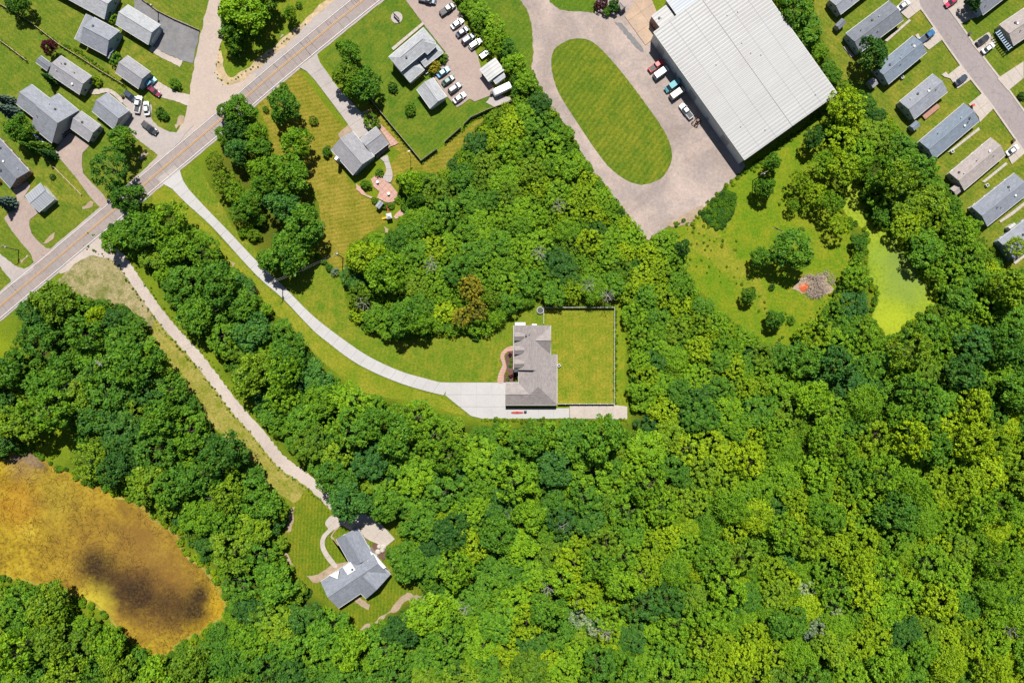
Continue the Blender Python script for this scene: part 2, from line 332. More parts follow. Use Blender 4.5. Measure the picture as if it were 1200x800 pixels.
M['roof_white'] = metal_roof_mat('roof_white', (0.385, 0.38, 0.375), 0.07, 1.15); M['roof_tin'] = metal_roof_mat('roof_tin', (0.37, 0.40, 0.44), 0.1, 0.9); M['roof_metal_grey'] = metal_roof_mat('roof_metal_grey', (0.27, 0.285, 0.31), 0.1, 0.8)
for k, c in {'wall_white': (0.66, 0.66, 0.64), 'wall_blue': (0.30, 0.40, 0.50), 'wall_tan': (0.48, 0.42, 0.34), 'wall_grey': (0.40, 0.41, 0.42), 'wall_brick': (0.30, 0.16, 0.12), 'wall_sage': (0.36, 0.42, 0.38)}.items(): M[k] = siding_mat(k, c)
CARPAINT = {}
def carpaint(k):
    cs = {'white': (0.60, 0.60, 0.59), 'silver': (0.48, 0.50, 0.52), 'navy': (0.03, 0.045, 0.075), 'black': (0.025, 0.027, 0.03), 'maroon': (0.17, 0.015, 0.04), 'blue': (0.03, 0.12, 0.26),
          'lightblue': (0.10, 0.30, 0.42), 'teal': (0.03, 0.17, 0.20), 'green': (0.02, 0.06, 0.05), 'grey': (0.13, 0.145, 0.16), 'red': (0.40, 0.03, 0.03), 'crimson': (0.42, 0.01, 0.05), 'brown': (0.10, 0.045, 0.03), 'cream': (0.52, 0.46, 0.37)}
    if k not in CARPAINT:
        m, t, b = nodes('paint_' + k); b.inputs['Base Color'].default_value = c4(cs[k]); b.inputs['Roughness'].default_value = 0.32; b.inputs['Metallic'].default_value = 0.15
        f = noise(t, pos(t), 5); t.links.new(mix(t, f, tuple(x * .92 for x in cs[k]), cs[k]), b.inputs['Base Color'])
        b.inputs['Coat Weight'].default_value = 0.6; CARPAINT[k] = m
    return CARPAINT[k]

# ------------------------------------------------------------------ zones of the land (photograph pixels)
P_ALGAE = catmull([(-30, 545), (0, 541), (30, 529), (60, 547), (90, 562), (130, 580), (160, 590), (185, 612), (205, 625), (217, 650), (240, 668), (260, 698), (263, 718), (238, 738), (212, 752), (192, 768), (165, 760), (142, 740), (118, 712), (92, 700), (60, 688), (28, 680), (0, 675), (-30, 672)], 4)
P_DUCK = catmull([(994, 214), (1004, 213), (1011, 235), (1021, 262), (1040, 270), (1056, 290), (1068, 305), (1082, 325), (1097, 345), (1090, 360), (1070, 374), (1056, 385), (1040, 394), (1032, 388), (1024, 370), (1030, 345), (1020, 320), (1018, 275), (1000, 256), (990, 240)], 4)
F_THICKET = [(470, 218), (490, 203), (515, 205), (545, 170), (575, 133), (606, 112), (632, 106), (640, 120), (667, 155), (692, 198), (722, 237), (739, 259), (757, 281), (785, 272), (792, 285), (800, 310), (812, 335), (830, 352), (850, 372), (870, 385), (895, 402), (930, 408), (930, 470), (740, 470), (740, 400), (732, 350), (634, 351), (605, 362), (580, 384), (560, 394), (520, 390), (480, 397), (440, 390), (415, 378), (408, 350), (404, 320), (415, 285), (440, 272), (462, 270), (476, 250), (470, 232)]
F_SCREEN = [(530, -30), (560, -30), (562, 0), (577, 20), (603, 52), (622, 88), (634, 108), (602, 112), (596, 80), (572, 55), (556, 32), (540, 10)]
F_STRIP = [(120, 272), (128, 262), (150, 258), (178, 244), (196, 240), (212, 250), (236, 278), (258, 300), (290, 330), (318, 366), (347, 397), (372, 424), (396, 447), (416, 461), (450, 471), (486, 476), (518, 486), (542, 497), (565, 500), (736, 498), (736, 560), (480, 600), (470, 618), (452, 604), (430, 602), (405, 608), (394, 588), (380, 564), (346, 538), (312, 496), (290, 466), (268, 436), (252, 411), (228, 388), (202, 354), (176, 314), (154, 296)]
F_SW = [(22, 390), (30, 358), (45, 346), (66, 340), (95, 350), (120, 352), (150, 362), (172, 382), (186, 410), (205, 432), (222, 462), (246, 498), (276, 524), (300, 550), (324, 580), (338, 602), (330, 630), (334, 655), (345, 676), (365, 700), (395, 722), (418, 742), (450, 722), (480, 702), (500, 690), (520, 690), (560, 840), (-40, 840), (-40, 692), (20, 684), (70, 698), (90, 722), (118, 730), (140, 752), (170, 774), (195, 778), (215, 766), (242, 748), (270, 726), (270, 696), (250, 662), (222, 640), (214, 618), (190, 600), (166, 582), (130, 572), (100, 552), (80, 545), (95, 520), (80, 500), (60, 495), (34, 512), (10, 525), (-40, 540), (-40, 430), (8, 420)]
F_SOUTH = [(470, 602), (480, 585), (744, 500), (744, 470), (930, 400), (955, 372), (985, 365), (1020, 372), (1030, 400), (1060, 390), (1095, 365), (1120, 350), (1240, 345), (1240, 840), (500, 840), (500, 700), (484, 690), (474, 660), (466, 630)]
F_POND = [(906, -30), (940, -30), (946, 10), (958, 35), (972, 62), (985, 92), (1002, 104), (1030, 128), (1052, 148), (1070, 168), (1092, 195), (1108, 214), (1118, 232), (1134, 252), (1150, 284), (1170, 300), (1186, 318), (1240, 322), (1240, 400), (1120, 370), (1104, 350), (1096, 330), (1080, 310), (1068, 290), (1052, 268), (1024, 252), (1016, 215), (1004, 206), (988, 214), (984, 240), (996, 262), (1012, 280), (1016, 330), (1020, 366), (990, 372), (955, 380), (990, 330), (1004, 290), (994, 266), (984, 240), (978, 212), (976, 185), (970, 165), (972, 148), (980, 124), (984, 108), (960, 74), (930, 32)]
F_ROAD = [(258, -20), (330, -20), (318, 14), (305, 30), (292, 44), (282, 62), (272, 72), (264, 58), (262, 30)]
F_YARD = [(262, 128), (286, 118), (298, 132), (312, 158), (318, 180), (345, 198), (362, 222), (376, 256), (378, 282), (364, 302), (346, 326), (322, 320), (304, 300), (288, 280), (270, 262), (262, 242), (246, 216), (246, 190), (264, 166)]
LOT_H2 = [(345, 577), (386, 582), (392, 600), (460, 606), (472, 640), (476, 680), (494, 692), (470, 708), (420, 738), (398, 716), (368, 692), (342, 664), (336, 628)]
MEADOW = [(786, 272), (800, 262), (822, 247), (842, 228), (866, 205), (905, 178), (930, 165), (960, 165), (950, 190), (925, 205), (960, 240), (992, 265), (1000, 290), (992, 330), (965, 375), (945, 402), (925, 408), (900, 402), (870, 385), (850, 370), (830, 350), (812, 332), (800, 308), (790, 285)]

# ------------------------------------------------------------------ ground sheet (dips under the ponds), reaching the horizon
def axis(lo, hi, step):
    far = [400, 800, 1600, 3200]
    return np.array([lo - f for f in far[::-1]] + list(np.arange(lo, hi + 0.01, step)) + [hi + f for f in far])
gx, gy = axis(-190, 190, 1.0), axis(-134, 134, 1.0)
GX, GY = np.meshgrid(gx, gy); gp = np.stack([GX.ravel(), GY.ravel()], 1)
gpx = np.stack([gp[:, 0] / S + 600, 400 - gp[:, 1] / S], 1)
gz = np.zeros(len(gp))
for P in (P_ALGAE, P_DUCK):
    near = pdist(gpx, P[::3]) ; ins = pip(gpx, P)
    gz = np.where(ins, -np.clip(near * S * 0.22, 0, 0.8) - 0.05, gz)
    gz = np.where(~ins & (near * S < 1.0), np.minimum(gz, -0.02), gz)
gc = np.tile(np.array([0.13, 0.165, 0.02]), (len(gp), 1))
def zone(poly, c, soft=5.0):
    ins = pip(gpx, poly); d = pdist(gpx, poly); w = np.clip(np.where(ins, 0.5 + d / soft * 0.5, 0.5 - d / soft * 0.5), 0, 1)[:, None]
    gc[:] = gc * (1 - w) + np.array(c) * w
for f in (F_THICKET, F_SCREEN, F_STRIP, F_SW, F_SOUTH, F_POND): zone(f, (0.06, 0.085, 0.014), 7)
zone(F_YARD, (0.09, 0.10, 0.02), 10)
zone([(0, 395), (25, 390), (20, 425), (30, 505), (80, 460), (100, 470), (85, 500), (60, 540), (30, 530), (0, 545), (-40, 545), (-40, 395)], (0.16, 0.19, 0.018), 6)
zone(LOT_H2, (0.17, 0.15, 0.03), 6); zone(MEADOW, (0.15, 0.185, 0.015), 6)
zone([(1090, 610), (1120, 610), (1125, 660), (1135, 690), (1110, 700), (1098, 660)], (0.13, 0.20, 0.012), 10)
zone([(1020, 490), (1070, 500), (1050, 550), (1030, 560)], (0.13, 0.20, 0.012), 10)
nx, ny = len(gx), len(gy)
idx = np.arange(nx * ny).reshape(ny, nx)
quads = np.stack([idx[:-1, :-1], idx[:-1, 1:], idx[1:, 1:], idx[1:, :-1]], -1).reshape(-1, 4)
gme = bpy.data.meshes.new('ground'); gme.vertices.add(nx * ny); gme.vertices.foreach_set('co', np.column_stack([gp, gz]).ravel().astype(np.float32))
gme.loops.add(quads.size); gme.loops.foreach_set('vertex_index', quads.ravel().astype(np.int32)); gme.polygons.add(len(quads))
gme.polygons.foreach_set('loop_start', np.arange(0, quads.size, 4, dtype=np.int32)); gme.update(calc_edges=True)
ca = gme.color_attributes.new('land', 'FLOAT_COLOR', 'POINT'); ca.data.foreach_set('color', np.column_stack([gc, np.ones(len(gc))]).ravel().astype(np.float32))
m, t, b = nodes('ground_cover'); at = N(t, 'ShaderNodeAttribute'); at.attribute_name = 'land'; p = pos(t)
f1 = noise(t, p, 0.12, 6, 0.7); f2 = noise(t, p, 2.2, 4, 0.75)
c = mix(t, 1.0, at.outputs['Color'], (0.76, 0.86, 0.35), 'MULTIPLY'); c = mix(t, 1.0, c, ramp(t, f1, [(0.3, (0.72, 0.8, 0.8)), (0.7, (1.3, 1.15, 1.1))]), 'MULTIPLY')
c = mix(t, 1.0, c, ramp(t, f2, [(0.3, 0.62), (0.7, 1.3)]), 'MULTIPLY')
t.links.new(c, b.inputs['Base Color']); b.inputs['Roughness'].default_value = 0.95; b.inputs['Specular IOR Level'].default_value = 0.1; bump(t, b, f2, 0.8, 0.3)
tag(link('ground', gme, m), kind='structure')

# ------------------------------------------------------------------ flat sheets
_lvl = {'lawn': 0.010, 'gravel': 0.095, 'pave': 0.130, 'top': 0.25}
def nextz(k): _lvl[k] += 0.003; return _lvl[k]
def sheet(name, px, m, level, rough=0.0, smooth=0, label=None, zz=None):
    if smooth: px = catmull(px, smooth)
    poly = roughen(world_poly(px), rough); z = zz or nextz(level)
    me = mesh([(x, y, z) for x, y in poly], [list(range(len(poly)))], name)
    bm = bmesh.new(); bm.from_mesh(me); bmesh.ops.triangulate(bm, faces=bm.faces[:]); bm.to_mesh(me); bm.free()
    return tag(link(name, me, M[m]), label, kind='structure')
def slabs(name, px, m, along, sx, sy, level='top', thick=0.06, gap=0.05, smooth=0, piece='slab', label=None):
    """a paved area: dark bed with slabs of its own laid on it, joints running along / across a world direction"""
    if smooth: px = catmull(px, smooth)
    base = sheet(name, px, 'joint', 'pave', label=label); poly = world_poly(px); z = nextz(level)
    a = math.atan2(along[1], along[0]); co, si = math.cos(-a), math.sin(-a)
    loc = [(x * co - y * si, x * si + y * co) for x, y in poly]
    x0, x1 = min(q[0] for q in loc), max(q[0] for q in loc); y0, y1 = min(q[1] for q in loc), max(q[1] for q in loc)
    nx_, ny_ = max(1, round((x1 - x0) / sx)), max(1, round((y1 - y0) / sy)); dx, dy = (x1 - x0) / nx_, (y1 - y0) / ny_
    for i in range(nx_):
        for j in range(ny_):
            a0, a1, b0, b1 = x0 + i * dx + gap / 2, x0 + (i + 1) * dx - gap / 2, y0 + j * dy + gap / 2, y0 + (j + 1) * dy - gap / 2
            q = clip_convex(loc, [(a0, b0), (a1, b0), (a1, b1), (a0, b1)])
            if len(q) < 3: continue
            ar = abs(sum(q[k][0] * q[(k + 1) % len(q)][1] - q[(k + 1) % len(q)][0] * q[k][1] for k in range(len(q)))) / 2
            if ar < 0.25: continue
            q = [(x * co + y * si, -x * si + y * co) for x, y in q]
            link(piece, MB().prism(q, z - 0.004 - 0.02, z + random.uniform(0, 0.006)).me(), M[m], base)
    return base
def wdir(p, q): d = W(q) - W(p); return (d.x, d.y)
def ribbon_px(cl, wl, wr):
    """pixel polygon of a band round a centre line; widths (left, right) may be lists"""
    n = len(cl); L, Rr = [], []
    for i in range(n):
        a = cl[max(i - 1, 0)]; b_ = cl[min(i + 1, n - 1)]; d = Vector((b_[0] - a[0], b_[1] - a[1])).normalized(); nn = Vector((d.y, -d.x))
        l = wl[i] if hasattr(wl, '__len__') else wl; r = wr[i] if hasattr(wr, '__len__') else wr
        L.append((cl[i][0] + nn.x * l, cl[i][1] + nn.y * l)); Rr.append((cl[i][0] - nn.x * r, cl[i][1] - nn.y * r))
    return L + Rr[::-1]

# lawns
sheet('lawn', [(300, 300), (345, 332), (360, 308), (372, 296), (396, 318), (404, 330), (404, 352), (414, 380), (440, 392), (480, 399), (520, 392), (560, 396), (582, 386), (606, 369), (634, 361), (634, 378), (652, 378), (654, 440), (592, 452), (515, 449), (470, 437), (435, 421), (405, 401), (367, 371), (332, 336)], 'lawn_main', 'lawn', 0.3)
sheet('lawn', [(637, 360), (720, 360), (719, 473), (640, 473)], 'lawn_fenced', 'lawn', 0.05)
sheet('lawn', [(721, 358), (732, 362), (734, 400), (731, 440), (736, 478), (720, 478)], 'meadow', 'lawn', 0.4)
sheet('lawn', [(193, 214), (202, 222), (220, 240), (250, 270), (300, 324), (332, 352), (366, 387), (384, 402), (412, 424), (440, 439), (475, 453), (507, 462), (538, 477), (552, 490), (520, 480), (486, 470), (452, 466), (420, 458), (402, 443), (376, 421), (350, 395), (320, 365), (288, 333), (256, 303), (234, 281), (210, 253), (192, 238), (178, 240), (180, 226)], 'meadow_dry', 'lawn', 0.3)
sheet('lawn', [(213, 202), (224, 194), (236, 196), (246, 220), (262, 246), (272, 266), (290, 284), (306, 304), (320, 318), (300, 304), (272, 275), (240, 242), (218, 218)], 'lawn_main', 'lawn', 0.3)
sheet('lawn', catmull([(646, 70), (649, 59), (660, 50), (672, 46), (686, 46), (700, 54), (720, 75), (740, 100), (760, 127), (777, 152), (786, 172), (787, 188), (778, 206), (762, 215), (746, 216), (730, 209), (712, 194), (692, 167), (672, 137), (655, 110), (648, 90)], 3), 'lawn_oval', 'pave', 0.12)
sheet('lawn', [(560, -30), (608, -30), (610, 0), (619, 15), (624, 40), (624, 82), (634, 108), (622, 92), (600, 58), (574, 24), (560, 0)], 'lawn_lush', 'lawn', 0.3)
sheet('lawn', [(640, -10), (644, 3), (656, 12), (676, 14), (696, 15), (702, 10), (694, -10)], 'lawn_lush', 'pave', 0.2)
sheet('lawn', [(376, 68), (443, -2), (470, -30), (480, 0), (495, 28), (530, 62), (505, 98), (525, 112), (538, 126), (556, 117), (575, 113), (582, 122), (600, 119), (572, 131), (552, 140), (540, 152), (513, 176), (494, 190), (432, 116), (400, 90)], 'lawn_lush', 'lawn', 0.15)
sheet('lawn', [(301, 122), (350, 80), (360, 94), (380, 122), (405, 150), (412, 160), (392, 175), (405, 205), (425, 230), (445, 240), (452, 262), (440, 268), (415, 285), (404, 318), (385, 308), (372, 296), (378, 270), (374, 240), (360, 212), (345, 196), (320, 178), (314, 150)], 'lawn_dry', 'lawn', 0.3)
sheet('lawn', [(430, 120), (438, 122), (494, 192), (513, 178), (545, 152), (575, 132), (604, 121), (600, 128), (575, 134), (545, 172), (515, 207), (490, 204), (466, 222), (450, 200), (470, 180), (455, 168), (440, 150), (425, 138)], 'lawn_dry', 'lawn', 0.3)
sheet('lawn', LOT_H2, 'lawn_striped', 'lawn', 0.4)
sheet('meadow', MEADOW, 'meadow', 'lawn', 0.5)
sheet('meadow', [(800, 285), (812, 264), (826, 256), (838, 272), (856, 290), (872, 312), (896, 330), (900, 372), (880, 352), (862, 330), (840, 312), (822, 300)], 'meadow_dry', 'lawn', 0.8)
sheet('meadow', [(60, 336), (84, 310), (108, 294), (128, 298), (148, 316), (164, 342), (188, 376), (206, 402), (190, 404), (170, 380), (150, 362), (120, 352), (84, 344)], 'rough_grass', 'lawn', 0.5)
sheet('meadow', [(182, 372), (206, 400), (228, 420), (252, 456), (278, 490), (308, 522), (338, 550), (360, 572), (345, 590), (322, 576), (298, 548), (274, 522), (244, 496), (220, 460), (203, 430), (186, 408), (176, 386)], 'verge_dry', 'lawn', 0.4)
sheet('lawn', [(-30, -30), (262, -30), (258, 0), (232, 60), (222, 110), (216, 140), (205, 160), (175, 198), (120, 246), (60, 296), (0, 344), (-30, 370)], 'lawn_farm', 'lawn', 0)
sheet('lawn', [(264, -20), (400, -30), (386, 2), (340, 44), (300, 76), (280, 91), (268, 93), (263, 84), (262, 60)], 'lawn_main', 'lawn', 0.3)
sheet('lawn', [(946, -30), (1260, -30), (1260, 330), (1190, 320), (1170, 300), (1150, 284), (1134, 252), (1118, 232), (1092, 195), (1070, 168), (1030, 128), (1002, 104), (985, 92), (958, 35)], 'lawn_park', 'lawn', 0)
sheet('tall_grass', [(822, 251), (836, 236), (850, 223), (862, 226), (862, 240), (856, 256), (846, 268), (838, 268), (828, 260)], 'tall_grass', 'lawn', 0.5)

# main road with its shoulders, markings and tar seams
ROAD = catmull([(-70, 418), (0, 359), (60, 308.5), (125, 254), (186, 202), (257, 142), (300, 104), (360, 54), (422, 3.5), (490, -50)], 6, False)
tN = [10.9 + (8.9 - 10.9) * min(1, max(0, p[0] / 300)) for p in ROAD]; tS = [10.8 + (12.2 - 10.8) * min(1, max(0, p[0] / 300)) for p in ROAD]
shl = [13.5 if p[0] < 190 else 13.5 + min(1, (p[0] - 190) / 60) * 9 for p in ROAD]
sheet('road_shoulder', ribbon_px(ROAD, shl, [x + 3.2 for x in tS]), 'shoulder', 'gravel', 0.08)
sheet('road', ribbon_px(ROAD, [x + 1.2 for x in tN], [x + 1.2 for x in tS]), 'asphalt', 'pave', 0.05)
def stripe_band(off, w, m, name='road_marking', lbl=None):
    sheet(name, ribbon_px(ROAD, [o_ + w / 2 for o_ in off], [-o_ + w / 2 for o_ in off]), m, 'top', 0)
stripe_band(tN, 0.62, 'paint_white'); stripe_band([-x for x in tS], 0.7, 'paint_white')
stripe_band([0.62] * len(ROAD), 0.55, 'paint_yellow'); stripe_band([-0.62] * len(ROAD), 0.55, 'paint_yellow')
seam = MB(); zt = nextz('top')
for i in range(1, len(ROAD) - 1):
    for k in range(2):
        u = random.random(); a = Vector(ROAD[i]); d = Vector(ROAD[i + 1]) - a; p = a + d * u; d.normalize(); nn = Vector((d.y, -d.x))
        o0, o1 = random.choice(((1, tN[i]), (-tS[i], -1), (-tS[i], tN[i]))); mid = p + nn * (o0 + o1) / 2 + d * random.uniform(-1, 1)
        q = [W(p + nn * o0), W(mid), W(p + nn * o1)]
        for A, B in zip(q, q[1:]):
            e = (B - A).normalized(); s_ = Vector((-e.y, e.x, 0)) * 0.04; b0 = len(seam.v)
            seam.v += [tuple((A - s_)[:2]) + (zt,), tuple((B - s_)[:2]) + (zt,), tuple((B + s_)[:2]) + (zt,), tuple((A + s_)[:2]) + (zt,)]; seam.f.append([b0, b0 + 1, b0 + 2, b0 + 3])
tag(link('tar_seam', seam.me(), M['tar']), 'dark tar crack seams running across the main road', None, None, 'stuff')

# side road and its apron, verge of rubble, gravel lane, drives
sheet('side_road', [(246, -30), (245, 0), (240, 20), (233, 50), (227, 80), (222, 110), (219, 130), (214, 144), (205, 158), (196, 170), (172, 197), (186, 208), (222, 172), (262, 138), (296, 102), (300, 86), (288, 90), (268, 99), (258, 94), (254, 82), (257, 60), (263, 35), (260, 0), (262, -30)], 'apron', 'gravel', 0.25)
sheet('verge', catmull([(257, 56), (254, 72), (254, 84), (258, 95), (268, 100), (284, 95), (300, 82), (330, 58), (356, 33), (388, 3), (420, -25), (412, -28), (380, 2), (350, 30), (326, 50), (300, 71), (284, 84), (270, 91), (263, 84), (262, 70)], 2), 'rubble', 'gravel', 0.35)
LANE = catmull([(100, 280), (118, 288), (142, 304), (165, 338), (192, 376), (222, 408), (244, 434), (274, 474), (304, 508), (330, 540), (358, 562), (384, 584), (398, 598)], 4, False)
sheet('gravel_lane', ribbon_px(LANE, 7.0, 6.4), 'gravel', 'gravel', 0.5)
sheet('gravel_lane', [(72, 322), (96, 304), (112, 299), (130, 304), (146, 322), (152, 312), (138, 294), (122, 280), (120, 270), (100, 286), (66, 316)], 'gravel', 'gravel', 0.4)
DL = [(191, 215.5), (200, 219.5), (217, 237), (250, 267), (300, 322), (332, 350), (366, 386), (383, 400), (412, 422), (440, 437), (475, 451), (507, 460), (520, 463)]
DR = [(211, 199), (217, 216), (240, 242), (272, 275), (302, 307), (332, 335), (367, 370), (406, 400), (435, 419), (470, 435), (498, 443), (515, 447.5), (528, 448)]
dl, dr = catmull(DL, 3, False), catmull(DR, 3, False)
dw = sheet('driveway', dl + dr[::-1], 'joint', 'pave', 0, label='long curving pale concrete driveway'); zt = nextz('top')
# slabs across the drive at even spacing
def walk(pts, n):
    d = [0]
    for a, b_ in zip(pts, pts[1:]): d.append(d[-1] + math.dist(a, b_))
    return [(np.interp(x, d, [q[0] for q in pts]), np.interp(x, d, [q[1] for q in pts])) for x in np.linspace(0, d[-1], n)]
wl_, wr_ = walk(dl, 33), walk(dr, 33)
for i in range(32):
    q = [W(wl_[i]), W(wl_[i + 1]), W(wr_[i + 1]), W(wr_[i])]; c_ = sum(q, Vector()) / 4; q = [p + (c_ - p).normalized() * 0.03 for p in q]
    link('slab', MB().prism(ccw([tuple(p[:2]) for p in q]), zt - 0.02, zt + random.uniform(0, .005)).me(), M['concrete_new'], dw)
sheet('apron_mouth', [(184, 210), (191, 215), (200, 219), (216, 215), (210, 199), (205, 194)], 'shoulder', 'pave', 0.1)
slabs('driveway', [(524, 448), (593, 448), (593, 478), (667, 478), (667, 490), (566, 490.5), (552, 487), (538, 476), (522, 463)], 'concrete_new', (1, 0), 5.2, 4.4, label='pale concrete parking pad beside the garage')
slabs('driveway', [(667.4, 474.5), (722, 474.5), (735, 476), (735, 491), (667.4, 490)], 'concrete', (1, 0), 5.2, 4.4, label='older grey concrete pad behind the fenced yard')
sheet('gravel_yard', [(606, -30), (610, 0), (619, 14), (625, 45), (623.5, 82), (637, 117), (665, 152), (692, 197), (722, 236), (739, 258), (752, 277), (760, 281), (775, 270), (790, 261), (812, 260), (822, 246), (841, 227), (866, 205), (874, 194), (866, 180), (772, 46), (762, 30), (725, -30)], 'yard', 'gravel', 0.35)
sheet('dirt_patch', [(780, 262), (800, 252), (824, 240), (820, 252), (806, 264), (790, 266)], 'soil', 'pave', 0.5)
slabs('tan_pad', zWh((170, 105), (300, 285), (362, 232), (325, 130), (372, 82), (330, -20), (250, -20), (228, 20)), 'tan_pad', wdir((0, 0), (0.8, -0.55)), 5.0, 4.5, label='tan concrete loading pad beside the white warehouse')
sheet('asphalt_patch', zWh((100, 140), (130, 170), (190, 240), (240, 300), (290, 330), (270, 290), (230, 240), (180, 190), (150, 150)), 'sealed', 'pave', 0.4)
sheet('driveway', zB((578, 5), (645, 0), (770, 85), (900, 150), (1098, 236), (1042, 495), (958, 478), (720, 368), (650, 330), (600, 150)), 'sealed', 'pave', 0.2, label='dark sealed asphalt driveway next to side road')
sheet('path', zB((722, 368), (960, 480), (940, 528), (850, 480), (700, 395)), 'gravel', 'pave', 0.25)
sheet('driveway', zCc((500, 90), (530, 78), (650, 150), (720, 190), (815, 205), (815, 300), (740, 272), (600, 228), (480, 150)), 'gravel', 'pave', 0.2)
sheet('driveway', zCc((285, 262), (340, 215), (520, 290), (520, 400), (570, 452), (660, 500), (730, 508), (850, 440), (700, 620), (480, 800), (570, 682), (420, 562), (310, 452), (352, 340)), 'shoulder', 'pave', 0.2, label='pale driveway with parked cars beside grey garage')
slabs('walkway', catmull(zCc((45, 172), (110, 165), (180, 160), (240, 190), (300, 250), (285, 275), (225, 215), (170, 190), (110, 205), (50, 205)), 2), 'concrete', (1, 0.3), 1.6, 2.5)
sheet('driveway', zA((420, 650), (540, 505), (600, 530), (705, 600), (650, 660), (640, 740), (650, 820), (700, 880), (800, 980), (850, 1050), (790, 1100), (700, 1000), (600, 860), (540, 790)), 'pink_paving', 'pave', 0.15, label='pink brick driveway beside big grey house')
sheet('driveway', zD((100, 215), (136, 285), (128, 335), (35, 436), (100, 540), (180, 640), (245, 715), (272, 790), (300, 800), (440, 685), (360, 672), (300, 620), (250, 560), (228, 490), (236, 450), (300, 398), (190, 270), (245, 190), (212, 150)), 'pink_paving', 'pave', 0.15, label='pinkish paved driveway beside metal-roofed garage')
sheet('driveway', zE((-40, 80), (0, 110), (50, 150), (120, 205), (190, 237), (270, 190), (270, 240), (90, 360), (92, 320), (40, 262), (0, 200), (-40, 160)), 'shoulder', 'pave', 0.25)
dj = slabs('driveway', zF((690, 452), (740, 480), (800, 545), (910, 690), (985, 790), (1028, 850), (1090, 930), (1130, 905), (1190, 860), (1120, 770), (950, 590), (880, 490), (832, 425), (808, 362)), 'concrete_old', wdir((373, 62), (415, 130)), 5.0, 9.0, label='concrete slab driveway of the house with grey patio')
sheet('driveway', zOff((250, -10), (385, 172), (528, 352), (505, 430), (440, 520), (470, 545), (532, 645), (605, 722), (690, 665), (720, 682), (835, 640), (850, 580), (770, 480), (745, 380), (690, 270), (640, 110), (560, -10)), 'pink_paving', 'pave', 0.12, label='pinkish parking area behind the hipped office house')
sheet('trailer_pad', zOff((795, 690), (845, 620), (990, 665), (850, 718)), 'concrete_old', 'pave', 0.15)
slabs('walkway', zOff((165, 325), (375, 150), (385, 165), (178, 342)), 'concrete', wdir((0, 0), (0.78, -0.62)), 2.4, 2.5)
sheet('stone_ring', [(465 + 6.8 * math.cos(a), 21 + 6.8 * math.sin(a)) for a in np.linspace(0, 2 * math.pi, 25)[:-1]], 'concrete_old', 'pave', 0.05)

# mobile home street
STR = [(1052, -50), (1088, 0), (1137, 70), (1171, 114), (1200, 155), (1240, 214)]
STRs = catmull(STR, 4, False)
sheet('street', ribbon_px(STRs, 12.4, 12.4), 'street', 'pave', 0.05)
for sgn in (1, -1):
    kb = ribbon_px(STRs, 14.6 if sgn > 0 else -12.4, -12.4 if sgn > 0 else 14.6)
    slabs('kerb', kb, 'concrete', wdir(STR[1], STR[4]), 4.0, 30, 'top', label='concrete kerb along the mobile home street')
for q, nm in ((((598, 38), (650, -20), (700, -20), (716, 45), (655, 92), (628, 68)), 'a'), (((688, 168), (702, 158), (712, 185), (772, 128), (812, 190), (752, 236), (712, 200)), 'b'), (((812, 352), (832, 338), (842, 352), (902, 305), (952, 372), (886, 418), (852, 370), (824, 362)), 'c'),
              (((938, 490), (1000, 440), (1052, 512), (990, 575), (985, 550)), 'd'), (((1112, 712), (1160, 660), (1205, 715), (1140, 772)), 'e'), (((815, 10), (845, -20), (910, -20), (978, 82), (948, 92), (895, 118)), 'f'),
              (((950, 205), (1032, 152), (1066, 205), (1006, 272)), 'g'), (((1072, 370), (1195, 290), (1195, 368), (1122, 428)), 'h')):
    slabs('driveway', zC4(*q), 'concrete', wdir(STR[1], STR[4]), 3.6, 3.6, label='concrete driveway of a mobile home on the street')
for q in (((545, 192), (660, 92), (668, 100), (556, 198)), ((838, 716), (985, 598), (990, 610), (860, 712)), ((350, 222), (360, 218), (400, 265), (388, 272))):
    slabs('walkway', zC4(*q), 'concrete', wdir((0, 0), (0.8, -0.6)), 2.0, 2.5)
for q in (((400, 190), (560, 60), (572, 72), (420, 195)), ((515, 452), (600, 390), (690, 320), (700, 335), (610, 410), (525, 465)), ((610, 730), (690, 670), (695, 685), (625, 742))):
    slabs('walkway', zM3(*q), 'concrete', wdir((0, 0), (0.8, -0.6)), 2.2, 2.5)

# paths, patios and beds
slabs('brick_path', catmull(zMain((160, 325), (120, 335), (88, 365), (82, 400), (95, 435), (80, 470), (68, 505), (66, 540), (100, 540), (102, 500), (118, 455), (112, 420), (104, 385), (125, 360), (160, 352)), 2), 'brick_path', (0, 1), 0.9, 0.9, piece='paver', gap=0.04)
sheet('flower_bed', zMain((160, 354), (130, 360), (110, 385), (116, 425), (120, 458), (104, 500), (102, 538), (188, 538), (188, 485), (160, 480)), 'mulch', 'pave', 0.15)
slabs('walkway', catmull(zH2((305, 62), (262, 98), (258, 122), (275, 145), (245, 175), (228, 215), (232, 265), (262, 320), (308, 372), (330, 362), (288, 305), (258, 255), (255, 215), (272, 182), (320, 142), (355, 120)), 2), 'concrete', (1, 1), 2.2, 2.2)
sheet('soil_bed', zH2((320, 130), (352, 120), (300, 186), (330, 232), (400, 330), (350, 345), (302, 352), (270, 372), (215, 412), (150, 420), (190, 462), (215, 465), (345, 380), (400, 340), (395, 300), (330, 240), (285, 190)), 'soil', 'pave', 0.3)
sheet('soil_bed', zH2((410, 560), (440, 540), (520, 590), (505, 618), (480, 602)), 'soil', 'pave', 0.3)
sheet('dirt_path', zH2((430, 748), (470, 720), (560, 680), (640, 620), (690, 550), (740, 520), (830, 540), (870, 590), (820, 580), (740, 560), (700, 610), (640, 640), (560, 700), (480, 740)), 'soil', 'gravel', 0.5)
